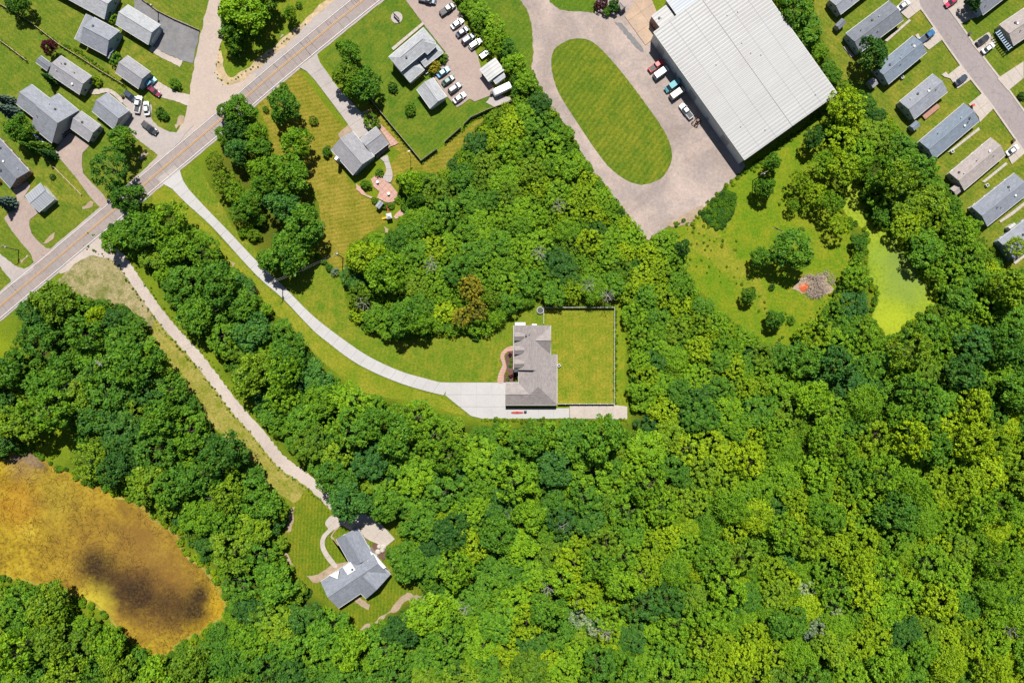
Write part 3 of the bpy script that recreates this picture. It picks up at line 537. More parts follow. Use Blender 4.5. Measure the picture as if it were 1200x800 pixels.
sheet('dirt_path', zH2((50, 20), (80, 20), (70, 90), (55, 160), (20, 180), (40, 100)), 'soil', 'gravel', 0.5)
sheet('dirt_path', zH2((10, 280), (40, 290), (70, 360), (50, 355)), 'soil', 'gravel', 0.4)
slabs('driveway', zH2((300, 60), (380, 10), (560, 90), (665, 205), (610, 250), (520, 215), (465, 178), (420, 160), (350, 120)), 'concrete', wdir((0, 0), (0.72, 0.69)), 4.6, 4.6, label='shaded concrete parking pad behind the grey L-shaped house')
sheet('rock_bed', catmull(zH2((530, 250), (560, 222), (600, 225), (612, 265), (600, 330), (560, 290)), 2), 'mulch', 'pave', 0.2)
sheet('soil_bed', zMid((130, 240), (200, 170), (250, 255), (210, 222), (150, 270)), 'soil', 'pave', 0.2)
slabs('brick_path', zMid((270, 110), (320, 95), (345, 140), (485, 290), (470, 300), (440, 310), (360, 380), (345, 365), (440, 300), (375, 205), (330, 160)), 'brick_path', wdir((0, 0), (0.68, 0.73)), 1.2, 1.2, piece='paver')
slabs('patio', zMid((325, 500), (365, 470), (410, 515), (440, 530), (480, 580), (470, 630), (420, 640), (360, 610), (375, 575), (340, 545)), 'brick_path', wdir((0, 0), (0.68, 0.73)), 1.5, 1.5, piece='paver', label='pink paved patio behind the house with white chimney')
sheet('path', zMid((235, 525), (262, 545), (300, 590), (335, 605), (325, 615), (270, 590), (240, 560)), 'brick_path', 'pave', 0.15)
slabs('walkway', catmull(zMid((380, 380), (400, 400), (415, 450), (395, 490), (405, 510), (440, 520), (452, 480), (445, 440), (430, 390), (420, 360)), 2), 'concrete_old', (1, 0), 1.4, 2.0)
sheet('soil_bed', zMid((460, 720), (520, 655), (540, 670), (530, 700), (470, 735)), 'brick_path', 'pave', 0.3)

# bare sandy patches on the verges
for q in (zCc((690, 450), (740, 370), (775, 380), (770, 420), (715, 480)), zCc((415, 700), (480, 650), (500, 665), (440, 722)), zD((640, 350), (710, 305), (728, 320), (720, 345), (650, 378)), zD((320, 635), (400, 570), (430, 545), (425, 575), (360, 640)), zD((150, 770), (210, 720), (222, 735), (170, 785)), zI((420, 505), (470, 450), (520, 470), (500, 530), (450, 520)), zF((590, 240), (560, 260), (572, 232), (590, 226)), zC6((600, 260), (640, 290), (630, 320), (605, 300)), zC8((20, 262), (70, 285), (72, 290), (24, 268)), zC5((1080, 420), (1100, 440), (1092, 450)), zC6((1000, 655), (1050, 640), (1060, 660))):
    sheet('sand_patch', q, 'soil', 'gravel', 0.5)

# ponds
def pond_mat(name, stops, scale, spots=(), dark=(0.05, 0.035, 0.03), fine=2.0, rough=0.5):
    m, t, b = nodes(name); p = pos(t); f = noise(t, p, scale, 8, 0.72, dist=0.25)
    c = ramp(t, f, stops)
    tw = noise(t, p, fine, 7, 0.85, dist=0.6); c = mix(t, ramp(t, tw, [(0.36, 0.95), (0.52, 0.0)]), c, tuple(x * 0.5 for x in stops[0][1])); c = mix(t, 1.0, c, (0.70, 0.72, 0.78), 'MULTIPLY')
    for (px, r, amt, cc) in spots:
        d = N(t, 'ShaderNodeVectorMath', operation='DISTANCE'); d.inputs[1].default_value = W(px); 
        wp = N(t, 'ShaderNodeVectorMath', operation='ADD'); nz = N(t, 'ShaderNodeVectorMath', operation='SCALE'); nz.inputs['Scale'].default_value = r * S * 0.9
        sb = N(t, 'ShaderNodeVectorMath', operation='SUBTRACT'); sb.inputs[1].default_value = (.5, .5, .5); t.links.new(noise(t, p, 0.22, 5, 0.75, 'Color'), sb.inputs[0]); t.links.new(sb.outputs[0], nz.inputs[0]); t.links.new(p, wp.inputs[0]); t.links.new(nz.outputs[0], wp.inputs[1])
        t.links.new(wp.outputs[0], d.inputs[0])
        dn = N(t, 'ShaderNodeMath', operation='DIVIDE'); dn.inputs[1].default_value = r * S; t.links.new(d.outputs['Value'], dn.inputs[0])
        msk = ramp(t, dn.outputs[0], [(0.3, amt), (1.0, 0.0)])
        tt = N(t, 'ShaderNodeMath', operation='MULTIPLY'); t.links.new(msk, tt.inputs[0]); t.links.new(ramp(t, noise(t, p, 1.1, 5, 0.75), [(0.3, 0.55), (0.6, 1.0)]), tt.inputs[1])
        c = mix(t, tt.outputs[0], c, cc)
    t.links.new(c, b.inputs['Base Color']); b.inputs['Roughness'].default_value = 0.75; b.inputs['Specular IOR Level'].default_value = 0.05; bump(t, b, tw, 0.3, 0.05); return m
BR = (0.11, 0.055, 0.016); DK = (0.016, 0.010, 0.008)
M['pond_algae'] = pond_mat('pond_algae', [(0.30, (0.11, 0.07, 0.012)), (0.44, (0.23, 0.145, 0.014)), (0.53, (0.34, 0.225, 0.016)), (0.66, (0.44, 0.315, 0.03))], 0.09,
    [((140, 660), 115, 0.7, (0.17, 0.095, 0.02)), ((185, 690), 75, 0.8, BR), ((250, 720), 40, 0.6, (0.32, 0.20, 0.012)), ((60, 580), 50, 0.5, (0.17, 0.13, 0.02)), ((112, 664), 30, 1.0, DK), ((135, 684), 34, 0.7, DK), ((162, 698), 38, 0.95, DK), ((228, 716), 24, 1.0, DK), ((233, 696), 18, 1.0, DK), ((200, 710), 30, 0.7, DK), ((165, 628), 34, 0.5, BR), ((20, 590), 40, 0.5, (0.26, 0.11, 0.012)), ((108, 708), 34, 0.55, (0.42, 0.37, 0.03)), ((30, 540), 30, 0.7, (0.20, 0.13, 0.05))], DK, 0.9)
M['pond_duck'] = pond_mat('pond_duck', [(0.3, (0.17, 0.255, 0.02)), (0.5, (0.245, 0.315, 0.02)), (0.7, (0.295, 0.345, 0.022))], 0.06,
    [((1064, 322), 40, 0.85, (0.13, 0.18, 0.035)), ((1045, 375), 34, 0.35, (0.34, 0.36, 0.015)), ((1050, 300), 20, 0.7, (0.11, 0.16, 0.03)), ((1030, 300), 14, 0.4, (0.15, 0.22, 0.03))], DK, 1.2)
def grow(poly, d):
    out = []; n = len(poly); sg = 1 if sum(poly[i][0] * poly[(i + 1) % n][1] - poly[(i + 1) % n][0] * poly[i][1] for i in range(n)) > 0 else -1
    for i in range(n):
        a_, b_ = Vector(poly[i - 1]), Vector(poly[(i + 1) % n]); t_ = (b_ - a_).normalized(); out.append((poly[i][0] + sg * t_.y * d, poly[i][1] - sg * t_.x * d))
    return out
M['pond_fringe'] = paved_mat('pond_fringe', (0.24, 0.22, 0.03), 0.6, 1.2, (0.16, 0.17, 0.03), grain=3, patch=0.3, mott=0.3); M['mud'] = paved_mat('mud', (0.17, 0.115, 0.06), 0.6, 1.3, (0.20, 0.14, 0.07), grain=3, patch=0.3, mott=0.3)
_v, _f = [], []; _P = P_ALGAE[20:92]; _O, _I = grow(P_ALGAE, 1.2)[20:92], grow(P_ALGAE, -2.6)[20:92]
for i in range(len(_P) - 1):
    b0 = len(_v); zq = -0.009 + 0.0012 * (i % 3); j0, j1 = .35 * math.sin(i * 1.9) + .5, .35 * math.sin((i + 1) * 1.9) + .5
    _v += [tuple(W(_O[i])[:2]) + (zq,), tuple(W(_O[i + 1])[:2]) + (zq,), tuple(W(_P[i + 1]).lerp(W(_I[i + 1]), j1)[:2]) + (zq,), tuple(W(_P[i]).lerp(W(_I[i]), j0)[:2]) + (zq,)]; _f.append([b0 + 3, b0 + 2, b0 + 1, b0])
tag(link('pond_margin', mesh(_v, _f), M['pond_fringe']), kind='structure'); sheet('mud_bank', [(8, 545), (14, 534), (30, 526), (42, 536), (52, 546), (38, 548), (24, 540)], 'mud', 'lawn', 0.6, zz=-0.004)
tag(sheet('pond', grow(P_ALGAE, 3.0), 'pond_algae', 'lawn', 0.5, zz=-0.012), 'pond covered in golden brown algae')
tag(sheet('pond', grow(P_DUCK, 3.0), 'pond_duck', 'lawn', 0.5, zz=-0.012), 'pond covered in bright lime green duckweed')

bpy.context.view_layer.update()
_dg = bpy.context.evaluated_depsgraph_get()
def surf(p):
    """height of the paving or lawn under a photograph pixel"""
    w = W(p); hit, loc, *_ = scene.ray_cast(_dg, (w.x, w.y, 5), (0, 0, -1)); return loc.z if hit else 0.0

# ------------------------------------------------------------------ buildings
def fit(c4px, h):
    """rectangle (centre, half length vector, half width vector) from four roof corners p0->p1 along the ridge"""
    q = [W(p, h) for p in c4px]; c = sum(q, Vector()) / 4; u = ((q[1] - q[0]) + (q[2] - q[3])) / 2; v = ((q[3] - q[0]) + (q[2] - q[1])) / 2
    u.z = v.z = 0; L = u.length; u.normalize(); vv = Vector((-u.y, u.x, 0)); Wd = abs(v.dot(vv))
    return Vector((c.x, c.y, 0)), u, vv, L, Wd
win_me = {}
def window_meshes(w, h):
    k = (w, h)
    if k not in win_me:
        f = MB(); t_ = 0.09
        f.box((-w / 2 + t_ / 2, -0.03, 0), (t_, 0.1, h)); f.box((w / 2 - t_ / 2, -0.03, 0), (t_, 0.1, h)); f.box((0, -0.03, h / 2 - t_ / 2), (w - 2 * t_, 0.1, t_)); f.box((0, -0.045, -h / 2 + t_ / 2), (w - 2 * t_, 0.13, t_)); f.box((0, -0.03, 0), (w - 2 * t_, 0.06, 0.05))
        win_me[k] = (f.me('window'), MB().box((0, 0.0, 0), (w - 0.1, 0.04, h - 0.1)).me('pane'))
    return win_me[k]
def add_window(parent, loc, rz, w=1.1, h=1.2):
    a, b_ = window_meshes(w, h); o = link('window', a, M['white'], parent, loc, rz); link('pane', b_, M['glass'], o); return o
door_me = MB().box((0, 0, 1.03), (0.95, 0.08, 2.06)).box((0, -0.02, 1.03), (0.7, 0.08, 1.7)).me('door'); knob_me = MB().box((0.36, -0.08, 1.0), (0.06, 0.08, 0.1)).me('handle')
gd_me = MB()
for k in range(4): gd_me.box((0, 0, 0.28 + k * 0.55), (4.6, 0.07, 0.52))
gd_me = gd_me.me('garage_door')
vent_me = MB().tube((0, 0, -0.2), (0, 0, 0.45), 0.09, n=8).tube((0, 0, 0.4), (0, 0, 0.52), 0.17, 0.1, 8).me('roof_vent')
boxvent_me = MB().box((0, 0, 0.05), (0.5, 0.5, 0.4)).box((0, 0, 0.28), (0.62, 0.62, 0.08)).me('roof_vent')
def roof_mesh(c, u, v, L, Wd, he, pitch, hip=(0, 0), t=0.2):
    hr = he + Wd / 2 * pitch; a, b_ = L / 2, Wd / 2
    P = lambda x, y, z: tuple(c + u * x + v * y + Vector((0, 0, z)))
    top = [P(-a, -b_, he), P(a, -b_, he), P(a, b_, he), P(-a, b_, he), P(-a + hip[0], 0, hr), P(a - hip[1], 0, hr)]
    vs_ = top + [(x, y, z - t) for x, y, z in top]; f, uv = [], []
    sl = math.hypot(1, pitch)
    def uvof(face, mode):
        out = []
        for i in face:
            d = Vector(vs_[i % 6]) - c; x, y = d.dot(u), d.dot(v)
            out.append((x, abs(y) * sl) if mode == 0 else (y, abs(x) * sl))
        return out
    def add(face, mode=0): f.append(face); uv.append(uvof(face, mode))
    add([0, 1, 5, 4]); add([2, 3, 4, 5])
    if hip[0] > 0: add([3, 0, 4], 1)
    if hip[1] > 0: add([1, 2, 5], 1)
    add([10, 11, 7, 6]); add([11, 10, 9, 8])
    if hip[0] > 0: add([10, 6, 9])
    if hip[1] > 0: add([11, 8, 7])
    loop = [0, 1] + ([5] if hip[1] == 0 else []) + [2, 3] + ([4] if hip[0] == 0 else [])
    for i in range(len(loop)):
        p, q = loop[i], loop[(i + 1) % len(loop)]; add([p, p + 6, q + 6, q])
    return mesh(vs_, f, 'roof', uv=uv), hr
def wall_mesh(c, u, v, L, Wd, he, pitch, hip, o, t=0.2):
    a, b_ = L / 2 - o, Wd / 2 - o; hw = he + o * pitch - t - 0.02; hr = he + Wd / 2 * pitch - t - 0.03
    P = lambda x, y, z: tuple(c + u * x + v * y + Vector((0, 0, z)))
    vs_ = [P(-a, -b_, 0), P(a, -b_, 0), P(a, b_, 0), P(-a, b_, 0), P(-a, -b_, hw), P(a, -b_, hw), P(a, b_, hw), P(-a, b_, hw), P(-a, 0, hr), P(a, 0, hr)]
    f = [[0, 1, 5, 4], [2, 3, 7, 6]]
    f.append([3, 0, 4, 8, 7] if hip[0] == 0 else [3, 0, 4, 7]); f.append([1, 2, 6, 9, 5] if hip[1] == 0 else [1, 2, 6, 5])
    if hip[0] == 0 and hip[1] == 0: f += [[4, 5, 9, 8], [6, 7, 8, 9]]
    else: f += [[4, 5, 6, 7]]
    return mesh(vs_, f, 'wall')
def building(name, label, cat, blocks, roof, wall, group=None, vents=0, door=True, gutters=True, windows=True, garage=None):
    """blocks: dicts with px corners, he, pitch, hip; first block is the main one"""
    fits = [fit(b_['px'], b_['he']) for b_ in blocks]
    root = empty(name, fits[0][0]); tag(root, label, cat, group); base = fits[0][0]
    roots = []
    for bi, (b_, (c, u, v, L, Wd)) in enumerate(zip(blocks, fits)):
        he, pitch, o = b_['he'], b_.get('pitch', 0.42), b_.get('o', 0.4); hip = tuple(Wd / 2 * k for k in b_.get('hip', (0, 0))); c0 = c - base
        c0 += Vector((0, 0, 0.011 * bi)); 
        rm, hr = roof_mesh(c0, u, v, L, Wd, he + 0.013 * bi, pitch, hip); ro = link('roof', rm, M[b_.get('roof', roof)], root); roots.append((ro, c0, u, v, L, Wd, he, hr, pitch, hip))
        link('wall', wall_mesh(c - base, u, v, L, Wd, he, pitch, hip, o), M[b_.get('wall', wall)], root)
        rid = MB(); A = c0 + u * (-L / 2 + hip[0] + .05) + Vector((0, 0, hr + 0.02)); B = c0 + u * (L / 2 - hip[1] - .05) + Vector((0, 0, hr + 0.02))
        if (B - A).length > 0.5 and b_.get('ridge', True):
            rid.tube(A, B, 0.13, n=6); link('ridge_cap', rid.me(), M[b_.get('roof', roof) + '_cap'], ro)
        if gutters:
            for s_ in (-1, 1):
                g = MB(); mid = c0 + v * (s_ * (Wd / 2 + 0.07)) + Vector((0, 0, he - 0.1)); g.box(mid, (L - 0.1, 0.13, 0.12), math.atan2(u.y, u.x)); link('gutter', g.me(), M['trim'], ro)
        if windows:
            def inside_other(p):
                for bj, (cc, uu, vv, LL, WW) in enumerate(fits):
                    if bj == bi: continue
                    d = p - cc
                    if abs(d.dot(uu)) < LL / 2 - 0.2 and abs(d.dot(vv)) < WW / 2 - 0.2: return True
                return False
            av = math.atan2(u.y, u.x); k = max(1, int((L - 2) / 3.4))
            for s_ in (-1, 1):
                for i in range(k):
                    x = (i + 0.5) / k * (L - 2 * o) - (L / 2 - o); p = c + u * x + v * (s_ * (Wd / 2 - o))
                    if inside_other(p + v * s_ * 0.3): continue
                    rz = av if s_ < 0 else av + math.pi
                    if bi == 0 and door and s_ == -1 and i == k // 2:
                        d = link('door', door_me, M['wood_red'] if wall == 'wall_brick' else M['trim'], root, p - base + v * (s_ * 0.02) + Vector((0, 0, 0.12)), rz); link('handle', knob_me, M['dark'], d)
                    else: add_window(root, p - base + v * (s_ * 0.01) + Vector((0, 0, 1.55)), rz)
                if he > 4.5:
                    for i in range(k):
                        x = (i + 0.5) / k * (L - 2 * o) - (L / 2 - o); p = c + u * x + v * (s_ * (Wd / 2 - o)); add_window(root, p - base + v * (s_ * .01) + Vector((0, 0, 4.1)), av if s_ < 0 else av + math.pi)
            for s_ in (-1, 1):
                p = c + u * (s_ * (L / 2 - o))
                if inside_other(p + u * s_ * 0.3): continue
                rz = av + (math.pi / 2 if s_ > 0 else -math.pi / 2)
                if garage == (bi, s_): link('garage_door', gd_me, M['white'], root, p - base + u * (s_ * 0.04) + Vector((0, 0, 0.1)), rz)
                else:
                    for y in (-Wd / 5, Wd / 5): add_window(root, p - base + v * y + u * (s_ * .01) + Vector((0, 0, 1.55)), rz)
    ro, c0, u, v, L, Wd, he, hr, pitch, hip = roots[0]
    for i in range(vents):
        x = random.uniform(-0.4, 0.4) * L; y = random.choice((-1, 1)) * random.uniform(0.06, 0.3) * Wd
        p = c0 + u * x + v * y + Vector((0, 0, hr - abs(y) * pitch)); big = i % 3 == 0
        link('roof_vent', boxvent_me if big else vent_me, M['white' if i % 2 else 'dark'], ro, p)
    return root, roots, base
def B_(px, he=2.9, pitch=0.42, **k): return dict(px=px, he=he, pitch=pitch, **k)
GF = 'houses and garages along the side road'
building('house', 'pale grey gable-roofed ranch house behind the light grey garage and sealed drive', 'house', [B_(zB((-160, -128), (350, 150), (455, -42), (-55, -320)))], 'roof_light', 'wall_blue', vents=2)
building('garage', 'light grey gable-roofed garage beside the dark sealed asphalt drive', 'garage', [B_(zB((440, 190), (697, 355), (785, 192), (525, 38)), 2.9, 0.45)], 'roof_light', 'wall_blue', vents=0, garage=(0, 1))
building('house', 'grey shingled house with a lean-to end, between the light garage and long house', 'house', [B_(zB((168, 325), (362, 442), (472, 238), (262, 140)), 3.1, 0.5), B_(zB((165, 330), (258, 138), (208, 104), (114, 310)), 2.6, 0.18, ridge=False), B_(zB((365, 445), (385, 455), (428, 390), (405, 375)), 2.4, 0.2, o=0.2)], 'roof_slate', 'wall_blue', vents=1)
building('house', 'long narrow grey house beside the dark maroon tree', 'house', [B_(zC1((232, 342), (376, 452), (428, 350), (280, 264)), 3.0, 0.38), B_(zC1((168, 292), (222, 335), (245, 300), (190, 262)), 2.5, 0.25, roof='roof_charcoal')], 'roof_grey', 'wall_sage', vents=5)
building('garage', 'square slate-grey garage with the maroon car parked at its end', 'garage', [B_(zB((435, 562), (618, 702), (708, 556), (525, 438)), 2.9, 0.4)], 'roof_grey', 'wall_blue', garage=(0, 1))
building('house', 'big grey cross-shaped house beside the pink brick driveway', 'house', [B_(zA((245, 448), (404, 590), (618, 326), (450, 200)), 3.4, 0.55), B_(zA((130, 275), (300, 420), (440, 270), (243, 130)), 3.1, 0.5)], 'roof_slate', 'wall_grey', vents=3)
building('garage', 'small grey garage joined to the brick driveway corner', 'garage', [B_(zA((540, 460), (690, 572), (794, 450), (632, 335)), 2.8, 0.3)], 'roof_grey', 'wall_grey', vents=1, garage=(0, -1))
building('garage', 'grey garage by the round tree and parked white pickup', 'garage', [B_(zCc((50, 335), (215, 470), (355, 342), (172, 190)), 2.9, 0.45)], 'roof_slate', 'wall_grey', garage=(0, 1))
building('house', 'charcoal-roofed house with white roof vents above the pinkish driveway', 'house', [B_([(-30, 174), (10, 218), (36.7, 203), (-3.3, 159)], 2.9, 0.35)], 'roof_charcoal', 'wall_brick', vents=7)
building('garage', 'small garage with grey standing-seam metal roof by the striped lawn', 'garage', [B_(zD((195, 270), (315, 163), (427, 287), (303, 388)), 2.8, 0.3)], 'roof_metal_grey', 'wall_white', garage=(0, 1))
# hipped office house
building('house', 'grey hipped two-storey office house beside the pink parking area', 'house', [
    B_(zOff((138, 385), (388, 182), (455, 285), (232, 478)), 5.4, 0.4, hip=(0.9, 0.9)),
    B_(zOff((190, 440), (300, 352), (378, 470), (285, 556)), 3.0, 0.3, hip=(0, 0.8)),
    B_(zOff((330, 420), (460, 300), (528, 350), (400, 430)), 3.0, 0.28, hip=(0, 0.9)),
    B_(zOff((330, 285), (400, 225), (470, 300), (400, 370)), 5.2, 0.5, hip=(0.9, 0.9))], 'roof_light', 'wall_white', vents=1, gutters=True)
building('garage', 'detached grey garage between the office house and parked cars', 'garage', [B_(zOff((335, 597), (428, 738), (532, 640), (440, 522)), 2.9, 0.4)], 'roof_light', 'wall_white', garage=(0, 1))
rt, _, _ = building('shed', 'white flat-roofed shed with grey lean-to by the camper trailer', 'shed', [B_(zOff((758, 466), (822, 553), (915, 466), (855, 385)), 3.2, 0.06, roof='roof_white', ridge=False), B_(zOff((836, 530), (872, 565), (926, 515), (905, 472)), 2.5, 0.05, roof='roof_metal_grey', ridge=False)], 'roof_white', 'wall_white', windows=False)
# house with patio
rt, rr, base = building('house', 'grey house with white chimney and pink paved patio behind', 'house', [B_(zMid((90, 322), (217, 480), (347, 364), (212, 223)), 3.2, 0.45), B_(zMid((252, 268), (357, 193), (427, 287), (342, 358)), 2.8, 0.4)], 'roof_grey', 'wall_blue', vents=0, garage=(1, 1))
cp = W(zMid((122, 378))[0], 5) - base; ch = MB().box((cp.x, cp.y, 2.6), (1.1, 0.8, 5.2), 0.9).box((cp.x, cp.y, 5.25), (1.25, 0.95, 0.14), 0.9).me(); link('chimney', ch, M['white'], rr[0][0])
# main house
rt, rr, base = building('house', 'large brownish-grey shingled house between the concrete pad and fenced lawn', 'house', [
    B_(zMain((160, 466), (160, 206), (376, 206), (376, 466)), 3.2, 0.55),
    B_(zMain((190, 668), (190, 376), (413, 376), (413, 668)), 3.1, 0.52, hip=(0.95, 0)),
    B_(zMain((113, 672), (413, 672), (413, 541), (113, 541)), 3.0, 0.5, hip=(0, 0.9)),
    B_(zMain((285, 375), (376, 375), (376, 214), (285, 214)), 3.2, 0.62)], 'roof_brown', 'wall_tan', vents=3, garage=(2, -1))
for y in (271, 351, 431):
    a = fit(zMain((164, y + 24), (222, y + 24), (222, y - 24), (164, y - 24)), 5.0); c, u, v, L, Wd = a; c = c - base
    rm, hr = roof_mesh(c, u, v, L, Wd, 4.6, 0.7); d = link('dormer', MB().box((c.x - L * 0.2 + 0.3, c.y, 4.0), (L * 0.45, Wd - 0.6, 1.1)).me(), M['wall_tan'], rt); link('dormer_roof', rm, M['roof_brown'], d)
    add_w = window_meshes(0.8, 0.7); link('window', add_w[0], M['white'], d, (c.x - L * 0.2 + 0.3 - L * .225 - .01, c.y, 4.1), -math.pi / 2)
link('awning', MB().box(tuple((W(zMain((198, 198))[0], 2.6) - base)), (3.4, 1.1, 0.12)).me(), M['white'], rt)
link('awning', MB().box(tuple((W(zMain((281, 203))[0], 2.6) - base)), (1.6, 0.7, 0.12)).me(), M['white'], rt)
cw = W(zMain((172, 470))[0], 5) - base
link('chimney', MB().box((cw.x, cw.y, 2.7), (1.2, 0.8, 5.4)).box((cw.x, cw.y, 5.45), (1.4, 1.0, 0.14)).me(), M['dark'], rt)
# grey L-shaped house in the wood
rt, rr, base = building('house', 'grey L-shaped house with white porch roof inside the wood', 'house', [
    B_(zH2((345, 606), (634, 408), (512, 268), (216, 462)), 3.2, 0.42),
    B_(zH2((300, 184), (400, 340), (545, 330), (462, 158)), 3.1, 0.46, hip=(0, 0)),
    B_(zH2((420, 480), (498, 560), (637, 410), (560, 335)), 3.2, 0.5)], 'roof_steel', 'wall_tan', vents=2)
pr = zH2((360, 372), (402, 436), (442, 398), (404, 338)); q = [tuple((W(p, 4.2) - base)[:2]) for p in pr]
link('porch_roof', MB().prism(ccw(q), 4.3, 4.42).me(), M['white'], rt)
q = [tuple((W(p, 3.4) - base)[:2]) for p in zH2((520, 275), (545, 290), (615, 368), (600, 378), (535, 320))]; link('porch_roof', MB().prism(ccw(q), 3.9, 4.0).me(), M['white'], rt)
q = [tuple((W(p, 3.0) - base)[:2]) for p in zH2((282, 410), (345, 380), (335, 432))]; link('porch_roof', MB().prism(ccw(q), 4.35, 4.45).me(), M['white'], rt)

# warehouse
WHP = [(766.6, 38.4), (873.7, 188.7), (981, 109), (874, -41)]
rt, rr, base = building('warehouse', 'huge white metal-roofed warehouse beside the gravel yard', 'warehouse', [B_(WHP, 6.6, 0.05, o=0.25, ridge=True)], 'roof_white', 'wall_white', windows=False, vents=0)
ro, c0, u, v, L, Wd, he, hr, pitch, hip = rr[0]
rb = MB(); n = int(L / 1.15)
for i in range(n):
    x = -L / 2 + (i + 0.5) * L / n
    for s_ in (-1, 1):
        A = c0 + u * x + v * (s_ * 0.3) + Vector((0, 0, hr - 0.3 * pitch + 0.02)); Bp = c0 + u * x + v * (s_ * (Wd / 2 - 0.1)) + Vector((0, 0, he + 0.02)); rb.tube(A, Bp, 0.09, n=4)
tag(link('roof_rib', rb.me(), M['roof_white_cap'], ro), 'raised ribs of the metal roof', kind='stuff')
for s_ in (-1, 1):
    for k in range(1, 3):
        y = s_ * k * Wd / 6; A = c0 + u * (-L / 2) + v * y + Vector((0, 0, hr - abs(y) * pitch + .03)); Bp = c0 + u * (L / 2) + v * y + Vector((0, 0, hr - abs(y) * pitch + .03)); link('panel_lap', MB().tube(A, Bp, 0.06, n=4).me(), M['roof_tin'], ro)
for i in range(9):
    y = random.uniform(-.42, .42) * Wd; p = c0 + u * random.uniform(-.4, .48) * L + v * y + Vector((0, 0, hr - abs(y) * pitch)); link('roof_vent', vent_me, M['galv'], ro, p)
av = math.atan2(u.y, u.x)
for i in range(5):
    x = -L / 2 + 5 + i * 9; s_ = -1 if (W((600, 400)) - (base + v * -5)).dot(v) < 0 else 1
    p = c0 + u * x + v * (s_ * (Wd / 2 - 0.2)); 
    d = link('loading_door', MB().box((0, 0, 1.9), (3.4, 0.1, 3.8)).me() if i % 2 == 0 else door_me, M['galv'], rt, p, av)
building('annex', 'small white flat-roofed annex against the warehouse corner', 'building', [B_(zWh((340, 103), (395, 182), (478, 92), (425, 30)), 4.2, 0.03, roof='roof_white', wall='wall_brick', ridge=False, o=0.15)], 'roof_white', 'wall_brick', windows=True, gutters=False, vents=2)
building('annex', 'pale blue corrugated annex against the back of the warehouse', 'building', [B_(zWh((432, 0), (505, 104), (650, -2), (575, -106)), 5.2, 0.05, roof='roof_tin', ridge=False, o=0.15)], 'roof_tin', 'wall_grey', windows=False)

# mobile homes
MG = 'mobile homes along the street'
def home(lbl, px, roof, wall, pitch=0.3, vents=5):
    return building('mobile_home', lbl, 'mobile home', [B_(px, 3.0, pitch, o=0.3)], roof, wall, MG, vents=vents)
home('slate-roofed mobile home behind the small dark shed', zM1((165, 115), (470, -125), (380, -245), (75, -5)), 'roof_slate', 'wall_grey')
home('dark charcoal-roofed mobile home half under the round tree', zM1((320, 405), (668, 158), (540, 5), (205, 272)), 'roof_charcoal', 'wall_blue')
home('blue-grey mobile home with the blue pickup parked at its end', zM1((545, 658), (842, 405), (735, 283), (428, 530)), 'roof_blue', 'wall_sage')
home('two-tone grey mobile home with a reddish deck along its side', zM2((150, 392), (400, 188), (295, 38), (18, 268)), 'roof_slate', 'wall_sage')
home('blue-grey mobile home with pale ridge line between two lawns', zM2((318, 695), (655, 408), (530, 278), (160, 586)), 'roof_blue', 'wall_white')
home('taupe-roofed mobile home with white sedan parked at its end', [(1130.7, 222.9), (1179, 180.5), (1161, 162.5), (1111.5, 202.7)], 'roof_taupe', 'wall_tan')
home('slate mobile home beside the red tarp at the wood edge', [(1157.8, 264.8), (1208, 224), (1187.6, 204), (1137.7, 243)], 'roof_steel', 'wall_sage')
home('slate mobile home with white shed beside its eave', [(1190.2, 304.2), (1243, 262), (1220, 243), (1167.5, 283.2)], 'roof_slate', 'wall_blue')
home('dark navy-roofed mobile home across the street from the white car', [(1151, 18), (1196, -16), (1180, -38), (1136, -3)], 'roof_charcoal', 'wall_blue')
home('taupe mobile home with blue slatted pergola across the street', [(1187.5, 54), (1240, 18), (1224, -6), (1171, 29)], 'roof_taupe', 'wall_tan')
def shed(lbl, px, roof, wall, he=2.1, pitch=0.35): building('shed', lbl, 'shed', [B_(px, he, pitch, o=0.12)], roof, wall, windows=False, gutters=False)
shed('small dark shed beside the slate-roofed mobile home', zM1((155, 237), (208, 182), (180, 140), (125, 192)), 'roof_charcoal', 'wall_grey')
shed('small weathered grey shed near the round street tree', zM1((420, 690), (462, 655), (420, 604), (378, 638)), 'roof_grey', 'wall_grey')
shed('small dark shed at the corner of the two-tone mobile home', zM2((140, 494), (188, 448), (160, 405), (110, 446)), 'roof_blue', 'wall_grey')
shed('small brown shed at the corner of the taupe mobile home', zM3((232, 280), (275, 245), (230, 203), (190, 238)), 'roof_taupe', 'wall_tan')
shed('small white shed beside the wooded lot mobile home', zM3((600, 518), (640, 488), (620, 462), (578, 492)), 'roof_white', 'wall_white')
shed('small grey garden shed at the patio edge', zMid((370, 676), (398, 640), (375, 622), (348, 656)), 'roof_metal_grey', 'wall_grey')
shed('small white hut by the tan loading pad', zWh((120, 30), (150, 60), (185, 40), (160, 5)), 'roof_taupe', 'wall_tan')

